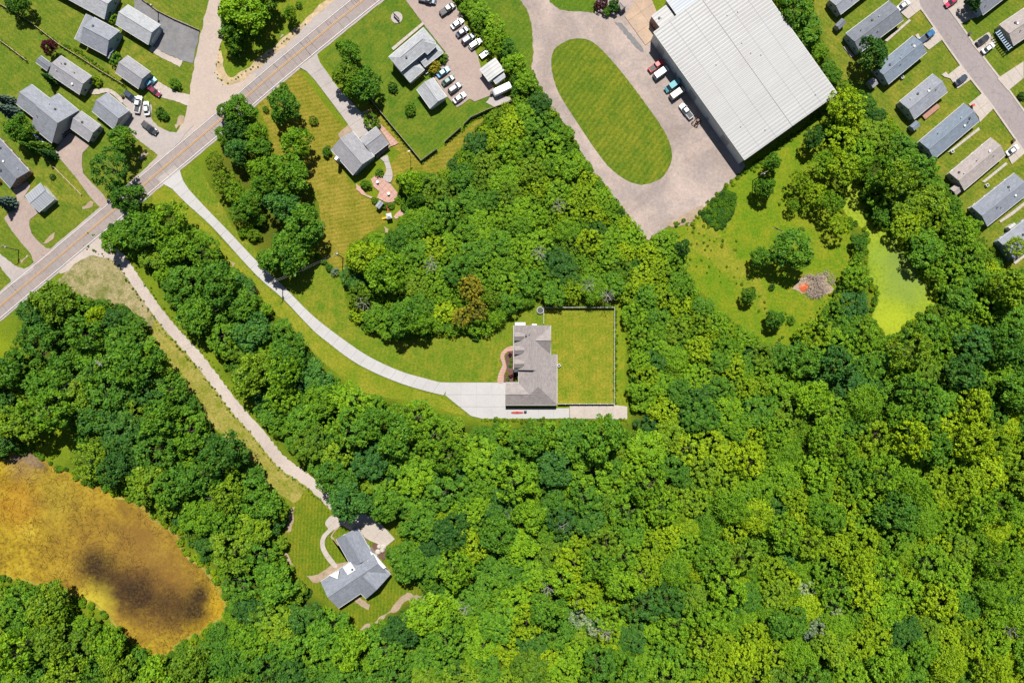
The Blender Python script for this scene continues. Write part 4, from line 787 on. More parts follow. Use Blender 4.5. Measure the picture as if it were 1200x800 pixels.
# ------------------------------------------------------------------ vehicles
def loft(stations, m_pts):
    """stations: (x, half width, z0, z1); m_pts: cross-section (y factor, z factor) points from bottom left round to bottom right"""
    v, f = [], []; n = len(m_pts)
    for x, hw, z0, z1 in stations:
        for y, z in m_pts: v.append((x, y * hw, z0 + (z1 - z0) * z))
    for i in range(len(stations) - 1):
        for j in range(n): f.append([i * n + j, i * n + (j + 1) % n, (i + 1) * n + (j + 1) % n, (i + 1) * n + j])
    f.append(list(range(n))[::-1]); f.append([(len(stations) - 1) * n + j for j in range(n)])
    return v, f
SEC = [(-0.92, 0), (0.92, 0), (1, 0.12), (1, 0.72), (0.93, 0.95), (0.8, 1), (-0.8, 1), (-0.93, 0.95), (-1, 0.72), (-1, 0.12)]
CAB = [(-1, 0), (1, 0), (0.86, 0.85), (0.74, 1), (-0.74, 1), (-0.86, 0.85)]
def wheel_mesh(r=0.34, w=0.22):
    return MB().tube((0, -w / 2, 0), (0, w / 2, 0), r, n=14).me('tyre', True), MB().tube((0, -w / 2 - .015, 0), (0, w / 2 + .015, 0), r * 0.62, n=10).me('rim')
TY, RI = wheel_mesh()
VT = {}
def vehicle_parts(kind):
    if kind in VT: return VT[kind]
    L, Wd = {'sedan': (4.7, 1.82), 'suv': (4.8, 1.92), 'pickup': (5.8, 2.0), 'van': (5.6, 2.05), 'hatch': (4.2, 1.78)}[kind]; a, hw = L / 2, Wd / 2
    belt = {'sedan': 0.92, 'suv': 1.05, 'pickup': 1.08, 'van': 1.15, 'hatch': 0.95}[kind]; top = {'sedan': 1.44, 'suv': 1.74, 'pickup': 1.82, 'van': 2.1, 'hatch': 1.5}[kind]
    st = [(-a, hw * .82, .42, belt * .86), (-a + .12, hw * .93, .3, belt * .95), (-a + .6, hw, .25, belt), (0, hw, .24, belt), (a - 1.3, hw, .25, belt * .97), (a - .5, hw * .96, .27, belt * .86), (a - .12, hw * .86, .32, belt * .76), (a, hw * .70, .42, belt * .66)]
    cb = {'sedan': (-1.75, -1.05, .35, 1.15), 'suv': (-2.25, -1.95, .35, 1.1), 'pickup': (-.55, -.4, .9, 1.65), 'van': (-2.65, -2.55, 1.2, 1.95), 'hatch': (-1.95, -1.5, .3, 1.1)}[kind]
    P = {}
    v, f = loft(st, SEC); P['body'] = (mesh(v, f, 'body'), None)
    x0, x1, x2, x3 = cb
    v, f = loft([(x0, hw * .86, belt - .04, belt + .02), (x1, hw * .93, belt - .04, top - .03), ((x1 + x2) / 2, hw * .95, belt - .04, top), (x2, hw * .93, belt - .04, top - .03), (x3, hw * .86, belt - .04, belt + .02)], CAB)
    P['cabin_glass'] = (mesh(v, f, 'glass'), 'glass')
    rf = MB().prism(ccw([(x1 + .04, -hw * .64), (x2 - .05, -hw * .66), (x2 + .03, -hw * .45), (x2 + .03, hw * .45), (x2 - .05, hw * .66), (x1 + .04, hw * .64), (x1 - .03, 0)]), top - .06, top + .015); P['roof'] = (rf.me(), None)
    if kind in ('van',):
        P['roof'] = (MB().prism(ccw([(x0 + .1, -hw * .9), (x2, -hw * .9), (x2 + .05, 0), (x2, hw * .9), (x0 + .1, hw * .9)]), belt, top + .05).me(), None)
    pil = MB()
    for s_ in (-1, 1):
        pil.tube((x3 - .02, s_ * hw * .84, belt), (x2 + .02, s_ * hw * .70, top - .05), .045, n=4); pil.tube((x0 + .02, s_ * hw * .84, belt), (x1 - .02, s_ * hw * .70, top - .05), .05, n=4); pil.tube(((x1 + x2) / 2, s_ * hw * .95, belt), ((x1 + x2) / 2, s_ * hw * .74, top - .02), .045, n=4)
    P['pillar'] = (pil.me(), None)
    if kind == 'pickup': P['cargo_bed'] = (MB().box(((-a + .25 + x0) / 2, 0, belt - .02), (abs(-a + .25 - x0) - .12, Wd * .78, .06)).me(), 'dark')
    for s_ in (-1, 1):
        P['headlight%d' % s_] = (MB().box((a - .1, s_ * hw * .62, belt * .66), (.2, .34, .13)).me(), 'lamp_clear'); P['taillight%d' % s_] = (MB().box((-a + .05, s_ * hw * .74, belt * .8), (.12, .2, .22)).me(), 'lamp_red')
        P['wing_mirror%d' % s_] = (MB().box((x3 - .35, s_ * (hw + .08), belt + .05), (.14, .2, .13)).me(), None)
    P['bumper'] = (MB().box((a - .02, 0, .46), (.16, hw * 1.35, .16)).box((-a + .02, 0, .46), (.14, hw * 1.5, .16)).me(), 'dark')
    VT[kind] = (P, a, hw); return VT[kind]
def vehicle(name, label, cat, px, to, kind, paint, group='parked vehicles', sc=1.0):
    """px centre, to: pixel direction of the bonnet"""
    d = Vector((to[0], -to[1])); o = empty(name, W(px, 0.7)[:2] + (surf(px),), math.atan2(d.y, d.x)); o.scale = (sc, sc, sc); tag(o, label, cat, group)
    P, a, hw = vehicle_parts(kind)
    bod = None
    for k, (me, mm) in P.items():
        c = link(k.rstrip('-1'), me, M[mm] if mm else carpaint(paint), o)
        if me.materials[0] is None: pass
    for x in (-a * .62, a * .62):
        for s_ in (-1, 1):
            w = link('wheel', TY, M['tyre'], o, (x, s_ * (hw - .10), .34)); link('rim', RI, M['rim'], w)
    return o
NE = (0.81, -0.585)
for a in [
    ('suv', 'navy suv behind the white pickup on the pale driveway', 'suv', zCc((357, 222))[0], (0.75, 0.6), 'navy'),
    ('pickup_truck', 'white pickup truck with covered bed beside the white sedan on the pale driveway', 'pickup', zCc((415, 285))[0], (0.18, -1), 'white'),
    ('sedan', 'white sedan next to the white pickup on the pale driveway', 'sedan', zCc((480, 315))[0], (-0.1, -1), 'white'),
    ('pickup_truck', 'dark grey pickup in the middle of the pale driveway', 'pickup', zCc((505, 468))[0], (0.8, 0.6), 'black'),
    ('sedan', 'maroon sedan at the end of the square slate-grey garage', 'sedan', zCc((540, 180))[0], (0.8, 0.6), 'maroon'),
    ('hatchback', 'small light blue car against the square slate-grey garage', 'hatch', zCc((512, 112))[0], (0.75, -0.66), 'lightblue'),
    ('hatchback', 'black car in the shade of the cross-shaped house', 'hatch', zA((512, 498))[0], (0.75, -0.6), 'black'),
    ('pickup_truck', 'dark pickup by the hedge at the parking entrance', 'pickup', zOff((540, 65))[0], NE, 'black'),
    ('sedan', 'white sedan under the hedge near the parking entrance', 'sedan', zOff((606, 160))[0], NE, 'white'),
    ('sedan', 'navy sedan under the hedge beside the white sedan', 'sedan', zOff((640, 215))[0], NE, 'navy'),
    ('suv', 'dark blue suv shaded by the hedge trees', 'suv', zOff((680, 262))[0], NE, 'navy'),
    ('suv', 'white suv next to the small utility trailer', 'suv', zOff((727, 295))[0], NE, 'white'),
    ('sedan', 'light blue sedan by the office house shrub', 'sedan', zOff((512, 485))[0], NE, 'lightblue'),
    ('sedan', 'dark green sedan beside the detached grey garage', 'sedan', zOff((545, 540))[0], NE, 'green'),
    ('suv', 'grey suv between dark green sedan and white sedan', 'suv', zOff((590, 590))[0], NE, 'grey'),
    ('sedan', 'white sedan at the grass edge of the parking area', 'sedan', zOff((620, 656))[0], NE, 'white'),
    ('pickup_truck', 'dark pickup at the top of the parking entrance drive', 'pickup', zOff((405, 2))[0], (0.9, 0.2), 'navy'),
    ('pickup_truck', 'old red pickup beside the warehouse wall', 'pickup', zWh((368, 412))[0], NE, 'red'),
    ('van', 'white van beside the old red pickup at the warehouse', 'van', zWh((397, 456))[0], NE, 'white'),
    ('van', 'teal van parked at the warehouse wall', 'van', zWh((468, 538))[0], (-0.81, 0.585), 'teal'),
    ('van', 'cream van beside the teal van at the warehouse', 'van', zWh((498, 584))[0], NE, 'cream'),
    ('pickup_truck', 'silver pickup parked askew near the warehouse wall', 'pickup', zWh((555, 697))[0], (-0.62, -0.78), 'silver'),
    ('sedan', 'white car on the drive of the charcoal-roofed mobile home', 'sedan', zM1((655, 45))[0], NE, 'white'),
    ('pickup_truck', 'blue pickup on the drive of the blue-grey mobile home', 'pickup', zM1((838, 286))[0], NE, 'blue'),
    ('sedan', 'navy sedan on the drive of the two-tone mobile home', 'sedan', zM1((1105, 626))[0], NE, 'navy'),
    ('sedan', 'white sedan on the drive of the taupe mobile home', 'sedan', zM2((905, 642))[0], NE, 'white'),
    ('sedan', 'crimson car across the street near the dark mobile home', 'sedan', zC4((858, 10))[0], (-0.81, 0.585), 'crimson'),
    ('sedan', 'black sedan on the drive beside the pergola home', 'sedan', zC4((1005, 190))[0], NE, 'black'),
    ('sedan', 'white sedan next to the black sedan by the pergola home', 'sedan', zC4((1030, 228))[0], NE, 'white')]: 
    vehicle(a[0], a[1], {'pickup': 'pickup', 'hatch': 'car', 'sedan': 'car', 'suv': 'suv', 'van': 'van'}[a[2]], a[3], a[4], a[2], a[5])
# camper trailer, utility trailer, scrap machine, kayaks, bicycle cart
def trailer(px, to, L=6.4, Wd=2.3, Ht=2.5):
    d = Vector((to[0], -to[1])); o = empty('camper_trailer', W(px, 1)[:2] + (surf(px),), math.atan2(d.y, d.x)); tag(o, 'white camper trailer on the concrete pad by the wooden fence', 'camper'); a = L / 2
    v, f = loft([(-a, Wd * .42, .7, Ht - .35), (-a + .3, Wd / 2, .55, Ht), (a - 1.0, Wd / 2, .55, Ht), (a - .3, Wd * .48, .6, Ht - .4), (a, Wd * .42, .8, Ht - 1.0)], SEC); link('body', mesh(v, f), carpaint('white'), o)
    link('roof_hatch', MB().box((-1, 0, Ht + .06), (.5, .5, .14)).me(), M['trim'], o); link('air_conditioner', MB().box((.6, 0, Ht + .12), (.9, .7, .26), taper=.85).me(), M['white'], o)
    link('tow_bar', MB().tube((a - .1, .5, .5), (a + 1.2, 0, .5), .06).tube((a - .1, -.5, .5), (a + 1.2, 0, .5), .06).tube((a + 1.0, 0, .0), (a + 1.0, 0, .6), .05).me(), M['dark'], o)
    for s_ in (-1, 1):
        for x in (-.5, .4): w = link('wheel', TY, M['tyre'], o, (x, s_ * (Wd / 2 - .13), .34)); link('rim', RI, M['rim'], w)
        add_window(o, (-1.6, s_ * (Wd / 2 - .01), 1.6), 0 if s_ < 0 else math.pi, 0.8, 0.8)
trailer(zOff((905, 604))[0], (-0.9, 0.42))
ut = zOff((785, 370))[0]; o = empty('utility_trailer', W(ut)[:2] + (surf(ut),), math.atan2(0.585, 0.81)); tag(o, 'small flat utility trailer with light deck beside the white shed', 'trailer')
link('deck', MB().box((0, 0, .6), (3.0, 1.9, .08)).me(), M['galv'], o)
for s_ in (-1, 1):
    link('side_rail', MB().box((0, s_ * .98, .85), (3.0, .06, .45)).me(), M['dark'], o); w = link('wheel', TY, M['tyre'], o, (-.2, s_ * 1.1, .34)); link('rim', RI, M['rim'], w)
link('tailgate', MB().box((-1.52, 0, .85), (.06, 1.9, .45)).me(), M['dark'], o); link('tow_bar', MB().tube((1.5, .4, .52), (2.6, 0, .5), .05).tube((1.5, -.4, .52), (2.6, 0, .5), .05).tube((2.4, 0, 0), (2.4, 0, .55), .04).me(), M['dark'], o)
sm = zWh((617, 766))[0]; o = empty('scrap_machine', W(sm)[:2] + (surf(sm),), 0.9); tag(o, 'rusty brown scrap machine frame near the silver pickup', 'machine')
link('frame', MB().box((0, 0, .5), (2.6, .12, .2)).box((0, .9, .5), (2.6, .12, .2)).box((0, -.9, .5), (2.6, .12, .2)).box((1.3, 0, .5), (.12, 1.9, .2)).box((-1.3, 0, .5), (.12, 1.9, .2)).me(), carpaint('brown'), o)
link('engine', MB().box((.4, 0, 1.0), (1.0, .9, .8), taper=.8).me(), carpaint('brown'), o); link('seat', MB().box((-.6, 0, .95), (.5, .5, .12)).box((-.85, 0, 1.25), (.1, .5, .6)).me(), M['dark'], o)
for x in (-.9, .9):
    for s_ in (-1, 1): link('wheel', TY, M['tyre'], o, (x, s_ * 1.05, .34))
def kayak(px, ang, m, lbl):
    v, f = loft([(-2, .06, .25, .4), (-1.4, .28, .08, .38), (0, .38, 0, .36), (1.4, .28, .08, .38), (2, .06, .25, .4)], SEC)
    o = empty('kayak', W(px)[:2] + (surf(px),), ang); tag(o, lbl, 'kayak'); link('hull', mesh(v, f), M[m], o); link('cockpit', MB().tube((0, 0, .34), (0, 0, .39), .27, n=10).me(), M['dark'], o)
kayak(zA((295, 540))[0], -0.65, 'kayak_blue', 'blue kayak on the grass beside the cross-shaped house'); kayak(zA((322, 562))[0], -0.6, 'white', 'white kayak beside the blue kayak')

# ------------------------------------------------------------------ fences, poles, small things
def fence(lbl, pts, m='wood_grey', h=1.7, step=2.4, post='wood_grey', panel_t=0.05):
    q = [W(p) for p in pts]; root = empty('fence', q[0]); tag(root, lbl, 'fence'); base = q[0]
    pm = MB().box((0, 0, h / 2 + .05), (.13, .13, h + .1)).box((0, 0, h + .13), (.18, .18, .06)).me()
    for a, b_ in zip(q, q[1:]):
        d = b_ - a; n = max(1, round(d.length / step)); st = d / n; rz = math.atan2(d.y, d.x)
        pn = MB().box((0, 0, h / 2 + .04), (st.length - .14, panel_t, h - .08)).box((0, .05, h * .25), (st.length - .14, .06, .09)).box((0, .05, h * .85), (st.length - .14, .06, .09)).me()
        for i in range(n):
            link('post', pm, M[post], root, a + st * i - base, rz); link('panel', pn, M[m], root, a + st * (i + .5) - base, rz)
    link('post', pm, M[post], root, q[-1] - base)
fence('white panel fence round the back lawn of the brownish-grey house', [(637, 379), (637, 360.5), (719.5, 360.5), (719, 472.8), (654, 472.8)], 'trim', 1.5, 2.4, 'white', 0.06)
fence('weathered wooden fence between the office lawn and the dry yard', [(433, 116), (494, 189.5), (512, 176)])
fence('short weathered fence section at the wood edge below the office lawn', [(521.5, 167.5), (540, 151)])
fence('curved weathered fence beside the camper trailer', [(544, 147), (552, 139), (572, 130), (604, 119)])
fence('low wooden fence with shadow between farm lawns and long house', [(0, 5), (37, 27), (72, 54), (98, 70), (116, 82), (146, 100)], 'wood_tan', 1.1, 2.6, 'wood_tan', 0.04)
fence('tan wooden fence on the lawn above the big cross-shaped house', [(-10, 40), (12, 56), (33, 72)], 'wood_tan', 1.1, 2.6, 'wood_tan', 0.04)
fence('wooden garden fence along the sealed asphalt driveway', [zB((645, 0))[0], zB((770, 92))[0], zB((900, 158))[0], zB((1095, 242))[0]], 'wood_tan', 0.9, 2.6, 'wood_tan', 0.04)
fence('rail fence on the striped lawn near the road', [zD((385, 0))[0], zD((640, 258))[0]], 'wood_tan', 0.7, 2.6, 'wood_tan', 0.03)
def pole(px, h, lbl, arms=2, rz=0.6, z=None):
    o = empty('utility_pole', W(px)[:2] + (0.0,), rz); tag(o, lbl, 'pole'); link('pole', MB().tube((0, 0, -.3), (0, 0, h), .17, .11, 8).me(), M['pole_wood'], o)
    for k in range(arms):
        zz = h - .4 - k * 1.0; link('crossarm', MB().box((0, 0.14, zz), (2.6, .1, .12)).me(), M['wood_grey'], o)
        for x in (-1.15, -.5, .5, 1.15): link('insulator', MB().tube((x, .14, zz + .05), (x, .14, zz + .25), .05, .03, 6).me(), M['white'], o)
    link('transformer', MB().tube((.35, 0, h - 2.4), (.35, 0, h - 1.5), .24, n=10).me(), M['galv'], o); return o
PB = {'yard': ((402, 302), 10), 'drive': ((332, 333), 10), 'wood': ((140, 424), 12.5), 'clearing': ((882, 212), 11), 'roadtop': ((268, 56), 10)}
pole(PB['yard'][0], 10, 'wooden utility pole at the corner of the dry striped lawn', 1, 0.9)
pole(PB['drive'][0], 10, 'wooden utility pole beside the pale concrete driveway', 1, 0.9)
pole(PB['wood'][0], 12.5, 'tall utility pole rising from the wood by the gravel lane', 2, -0.8)
pole(PB['clearing'][0], 11, 'lone utility pole on the meadow below the warehouse', 1, 0.4)
pole((22, 293), 8, 'utility pole on the verge between two driveways', 1, 0.6); pole((186, 16), 7, 'short utility pole beside the sealed asphalt drive', 0, 0.6)
lp = (481.5, 184); o = empty('lamp_post', W(lp)[:2] + (0,), 0.3); tag(o, 'tall white lamp post beside the weathered fence', 'lamp post')
link('post', MB().tube((0, 0, 0), (0, 0, 6.5), .09, .06, 8).me(), M['pole_wood'], o); link('lamp_head', MB().box((.3, 0, 6.5), (.9, .35, .16), taper=.8).me(), M['white'], o)
def wires(lbl, a, ha, b_, hb, n=2, rz=0.8):
    mb = MB(); A, Bq = W(a), W(b_)
    for k in range(n):
        off = (k - (n - 1) / 2) * 1.0; d = Vector((math.cos(rz) * off, math.sin(rz) * off, 0)); pr = None
        for i in range(13):
            t_ = i / 12; p = A.lerp(Bq, t_) + d; p.z = ha + (hb - ha) * t_ - 1.2 * 4 * t_ * (1 - t_)
            if pr is not None: mb.tube(pr, p, .018, n=4, cap=False)
            pr = p
    tag(link('power_line', mb.me(), M['wire']), lbl, 'cable')
wires('power lines from the wood pole down across the brown pond wood', PB['wood'][0], 12.2, (-40, 570), 12, 3, -0.8)
wires('power lines between the wood pole and the driveway pole', PB['wood'][0], 11.8, PB['drive'][0], 9.6, 2, -0.8)
wires('power lines between the driveway pole and yard pole', PB['drive'][0], 9.6, PB['yard'][0], 9.6, 2, 0.9)
wires('single cable crossing the roadside trees by the side road', (336, -16), 9, (258, 60), 8.5, 1, 0.8)

# playset
ps = (455, 255); o = empty('playset', W(ps)[:2] + (0.05,), 0.2); tag(o, 'red and yellow swing set with slide on the dry lawn', 'playset')
link('tower', MB().box((.6, 0, .9), (1.5, 1.5, .12)).box((-.05, -.65, 1.0), (.1, .1, 2.0)).box((1.25, -.65, 1.0), (.1, .1, 2.0)).box((-.05, .65, 1.0), (.1, .1, 2.0)).box((1.25, .65, 1.0), (.1, .1, 2.0)).me(), M['wood_tan'], o)
link('canopy', MB().box((.6, 0, 2.4), (1.8, 1.8, .8), taper=.15).me(), M['white'], o); link('slide', mesh([(-.1, -.3, 1.0), (-.1, .3, 1.0), (-2.1, .3, .15), (-2.1, -.3, .15), (-.1, -.3, .9), (-.1, .3, .9), (-2.1, .3, .05), (-2.1, -.3, .05)], [[0, 1, 2, 3], [7, 6, 5, 4], [0, 3, 7, 4], [1, 5, 6, 2], [3, 2, 6, 7], [0, 4, 5, 1]]), M['yellow'], o)
link('swing_beam', MB().tube((.6, .75, 2.2), (.6, 3.6, 2.2), .07).tube((.6, 3.6, 2.2), (-.2, 3.8, 0), .06).tube((.6, 3.6, 2.2), (1.4, 3.8, 0), .06).me(), M['red'], o)
for y in (1.6, 2.6): link('swing', MB().box((.6, y, .5), (.25, .5, .05)).tube((.6, y - .22, .5), (.6, y - .22, 2.2), .015, n=4).tube((.6, y + .22, .5), (.6, y + .22, 2.2), .015, n=4).me(), M['red'], o)
# flagstone marker in the stone ring, shooter of decks, pergola
o = empty('signboard', W((465, 21)), -0.8); tag(o, 'narrow dark sign board standing in a round stone ring', 'sign'); link('board', MB().box((0, 0, 1.3), (2.6, .14, 1.2)).me(), M['pole_wood'], o)
for x in (-1.2, 1.2): link('post', MB().box((x, 0, .8), (.16, .16, 1.9)).me(), M['wood_grey'], o)
dq = zM2((195, 380), (215, 395), (330, 300), (305, 285)); q = [W(p) for p in dq]; c = sum(q, Vector()) / 4; o = empty('deck', c); tag(o, 'reddish wooden deck along the two-tone mobile home', 'deck'); u = (q[2] - q[1]).normalized(); L = (q[2] - q[1]).length; rz = math.atan2(u.y, u.x)
for k in range(12): link('plank', MB().box((0, 0, .72), (L, .15, .05)).me(), M['wood_red'], o, Vector((-u.y, u.x, 0)) * (k * .17 - .95), rz)
for sx in (-.45, .45):
    for sy in (-.8, .8): link('post', MB().box((0, 0, .45), (.14, .14, .9)).me(), M['wood_red'], o, u * (sx * L) + Vector((-u.y, u.x, 0)) * sy)
pg = zC4((1065, 152), (1128, 238), (1146, 224), (1088, 138)); q = [W(p, 2.4) for p in pg]; c = sum(q, Vector()) / 4; c.z = 0; o = empty('pergola', c); tag(o, 'blue slatted pergola at the end of the taupe mobile home', 'pergola'); u = (q[1] - q[0]); u.z = 0; L = u.length; u.normalize(); v = Vector((-u.y, u.x, 0)); rz = math.atan2(u.y, u.x); Wd = abs((q[3] - q[0]).dot(v))
for k in range(9): link('slat', MB().box((0, 0, 2.5), (.3, Wd, .1)).me(), M['wall_blue'], o, u * (L * ((k + .5) / 9 - .5)), rz)
for s_ in (-1, 1):
    link('beam', MB().box((0, 0, 2.38), (L, .12, .14)).me(), M['wall_blue'], o, v * (s_ * (Wd / 2 - .1)), rz)
    for e in (-1, 1): link('post', MB().box((0, 0, 1.15), (.14, .14, 2.3)).me(), M['wall_blue'], o, v * (s_ * (Wd / 2 - .1)) + u * (e * (L / 2 - .2)), rz)
# patio tables, seats, stones
def table(px, r, m, lbl):
    o = empty('patio_table', W(px)[:2] + (surf(px),)); tag(o, lbl, 'table'); link('table_top', MB().tube((0, 0, .7), (0, 0, .75), r, n=14).me(), M[m], o); link('leg', MB().tube((0, 0, 0), (0, 0, .72), .06, n=6).tube((0, 0, 0), (0, 0, .05), r * .5, n=8).me(), M['dark'], o)
table(zMid((430, 588))[0], 0.5, 'trim', 'round pale table on the lower pink patio'); table(zMid((365, 520))[0], 0.45, 'white', 'round white table on the upper pink patio')
for i, p in enumerate(((572, 248), (590, 270), (565, 280), (595, 250))):
    px = zH2(p)[0]; me = MB().tube((0, 0, 0), (0, 0, .35), .75 + .1 * i, .55, 9).me(); tag(link('boulder', me, M['stone'], None, W(px)[:2] + (surf(px) - .02,)), 'pale boulder in the dark rock bed by the porch', 'boulder', 'boulders in the rock bed')
gr = zMain((228, 708))[0]; o = empty('grill', W(gr)[:2] + (surf(gr),)); tag(o, 'small black grill on the concrete pad', 'grill'); link('bowl', MB().box((0, 0, .85), (.9, .5, .35), taper=.8).me(), M['dark'], o); link('stand', MB().box((-.35, 0, .35), (.06, .4, .7)).box((.35, 0, .35), (.06, .4, .7)).me(), M['dark'], o)
kayak(zMain((180, 714))[0], 0.0, 'red', 'red kayak lying on the concrete pad by the garage')
ac = zMain((315, 118))[0]; o = empty('trampoline', W(ac)); tag(o, 'dark round trampoline at the fence corner', 'trampoline'); link('mat', MB().tube((0, 0, .78), (0, 0, .8), 1.0, n=16).me(), M['dark'], o); link('frame', MB().tube((0, 0, .7), (0, 0, .77), 1.15, n=16).me(), M['galv'], o)
for k in range(4): link('leg', MB().tube((math.cos(k * 1.57 + .4), math.sin(k * 1.57 + .4), 0), (math.cos(k * 1.57 + .4), math.sin(k * 1.57 + .4), .75), .04).me(), M['galv'], o)
for px, nm in ((zM1((200, 300))[0], 'the charcoal-roofed mobile home'), (zM1((640, 610))[0], 'the blue-grey mobile home'), (zM2((20, 300))[0], 'the two-tone mobile home'), (zM2((430, 655))[0], 'the mobile home with pale ridge'), (zM3((430, 215))[0], 'the taupe mobile home'), (zM3((315, 372))[0], 'the slate mobile home'), (zOff((400, 490))[0], 'the office house'), (zMain((425, 440))[0], 'the brownish-grey house')):
    o = empty('air_conditioner', W(px)[:2] + (surf(px),), .6); tag(o, 'pale boxy air conditioner on the ground beside ' + nm, 'air conditioner', 'air conditioners beside homes'); link('casing', MB().box((0, 0, .42), (.95, .95, .8)).me(), M['trim'], o); link('fan_grille', MB().tube((0, 0, .8), (0, 0, .86), .36, n=10).me(), M['dark'], o)
for px, mm, lbl in ((zM2((585, 300))[0], 'red', 'small red bin at the end of the mobile home with pale ridge'), (zM2((905, 570))[0], 'orange', 'small orange bin by the kerb of the taupe mobile home'), (zM1((1165, 270))[0], 'wood_tan', 'small tan bin on the lawn across the street'), (zOff((835, 632))[0], 'galv', 'grey bin beside the camper trailer'), (zD((10, 160))[0], 'red', 'red bin beside the charcoal-roofed house'), (zCc((300, 225))[0], 'wood_red', 'brown bin at the walkway by the grey garage')):
    o = empty('wheelie_bin', W(px)[:2] + (surf(px),), .4); tag(o, lbl, 'bin'); link('body', MB().box((0, 0, .5), (.7, .6, 1.0), taper=1.12).me(), M[mm], o); link('lid', MB().box((0, .03, 1.04), (.84, .78, .08)).me(), M['dark' if mm != 'red' else 'red'], o)
# brush pile with orange tarp
bp = W((957, 334)); mb = MB()
for i in range(420):
    a = random.uniform(0, 6.28); r = 4.6 * math.sqrt(random.random()) * (1 + .25 * math.sin(2 * a + 1) + .18 * math.sin(3 * a)); zz = max(.05, 1.6 * (1 - (r / 5.6) ** 2)) * random.random(); L = random.uniform(.8, 2.6); th = random.uniform(0, 6.28); p = Vector((bp.x + r * math.cos(a), bp.y + r * math.sin(a) * 1.05, zz + .05)); d = Vector((math.cos(th), math.sin(th), random.uniform(-.25, .25))) * L / 2
    if p.z - abs(d.z) < .03: p.z += abs(d.z)
    mb.tube(p - d, p + d, random.uniform(.03, .09), random.uniform(.02, .05), 4)
tag(link('brush_pile', mb.me(), plain('brush', (0.30, 0.235, 0.19), .9, var=.45, scale=2)), 'heap of pale cut branches on the meadow edge', 'brush pile')
sheet('soil_bed', [(955 + 17 * math.cos(a) * (1 + .25 * math.sin(3 * a)), 335 + 15 * math.sin(a) * (1 + .2 * math.cos(2 * a))) for a in np.linspace(0, 6.283, 24)[:-1]], 'soil', 'gravel', 0.9)
tq = W((942, 337)); tv, tf = loft([(-1.5, 1.1, 0, .12), (-.7, 1.5, 0, .5), (.2, 1.3, 0, .85), (1.0, 1.2, 0, .45), (1.6, .8, 0, .1)], [(-1, 0), (1, 0), (.8, .6), (.3, 1), (-.4, .85), (-.85, .5)])
o = empty('tarp', tq + Vector((0, 0, .1)), .5); tag(o, 'crumpled orange tarp beside the heap of cut branches', 'tarp'); link('cloth', mesh(tv, tf), M['orange'], o)
tq = W(zM3((385, 485))[0]); o = empty('tarp', tq + Vector((0, 0, .08)), .2); tag(o, 'small red tarp at the end of the slate mobile home', 'tarp'); tv2, tf2 = loft([(-.7, .5, 0, .1), (0, .8, 0, .5), (.7, .5, 0, .1)], [(-1, 0), (1, 0), (.7, .7), (-.5, 1)]); link('cloth', mesh(tv2, tf2), M['red'], o)

# ------------------------------------------------------------------ trees
def leaf_mesh(name, cen, nrm, tan, ln, wd, tone):
    """many small leaf sprays: a bent pair of triangles each"""
    n = len(cen); bi = np.cross(nrm, tan); bi /= np.linalg.norm(bi, axis=1)[:, None] + 1e-9; tn = np.cross(bi, nrm)
    a = cen - tn * ln[:, None] * .5; b = cen + tn * ln[:, None] * .5 - nrm * (ln * .18)[:, None]
    c = cen + bi * wd[:, None] * .5; d = cen - bi * wd[:, None] * .5
    v = np.stack([a, d, b, c], 1).reshape(-1, 3); base = np.arange(n) * 4
    f = np.stack([base, base + 1, base + 2, base + 3], 1)
    me = bpy.data.meshes.new(name); me.vertices.add(n * 4); me.vertices.foreach_set('co', v.ravel().astype(np.float32))
    me.loops.add(n * 4); me.loops.foreach_set('vertex_index', f.ravel().astype(np.int32)); me.polygons.add(n); me.polygons.foreach_set('loop_start', (np.arange(n) * 4).astype(np.int32))
    at = me.attributes.new('tone', 'FLOAT', 'POINT'); at.data.foreach_set('value', np.repeat(np.clip(tone, 0, 1), 4).astype(np.float32)); me.update(calc_edges=True); return me
def unit(a): return a / (np.linalg.norm(a, axis=1)[:, None] + 1e-9)
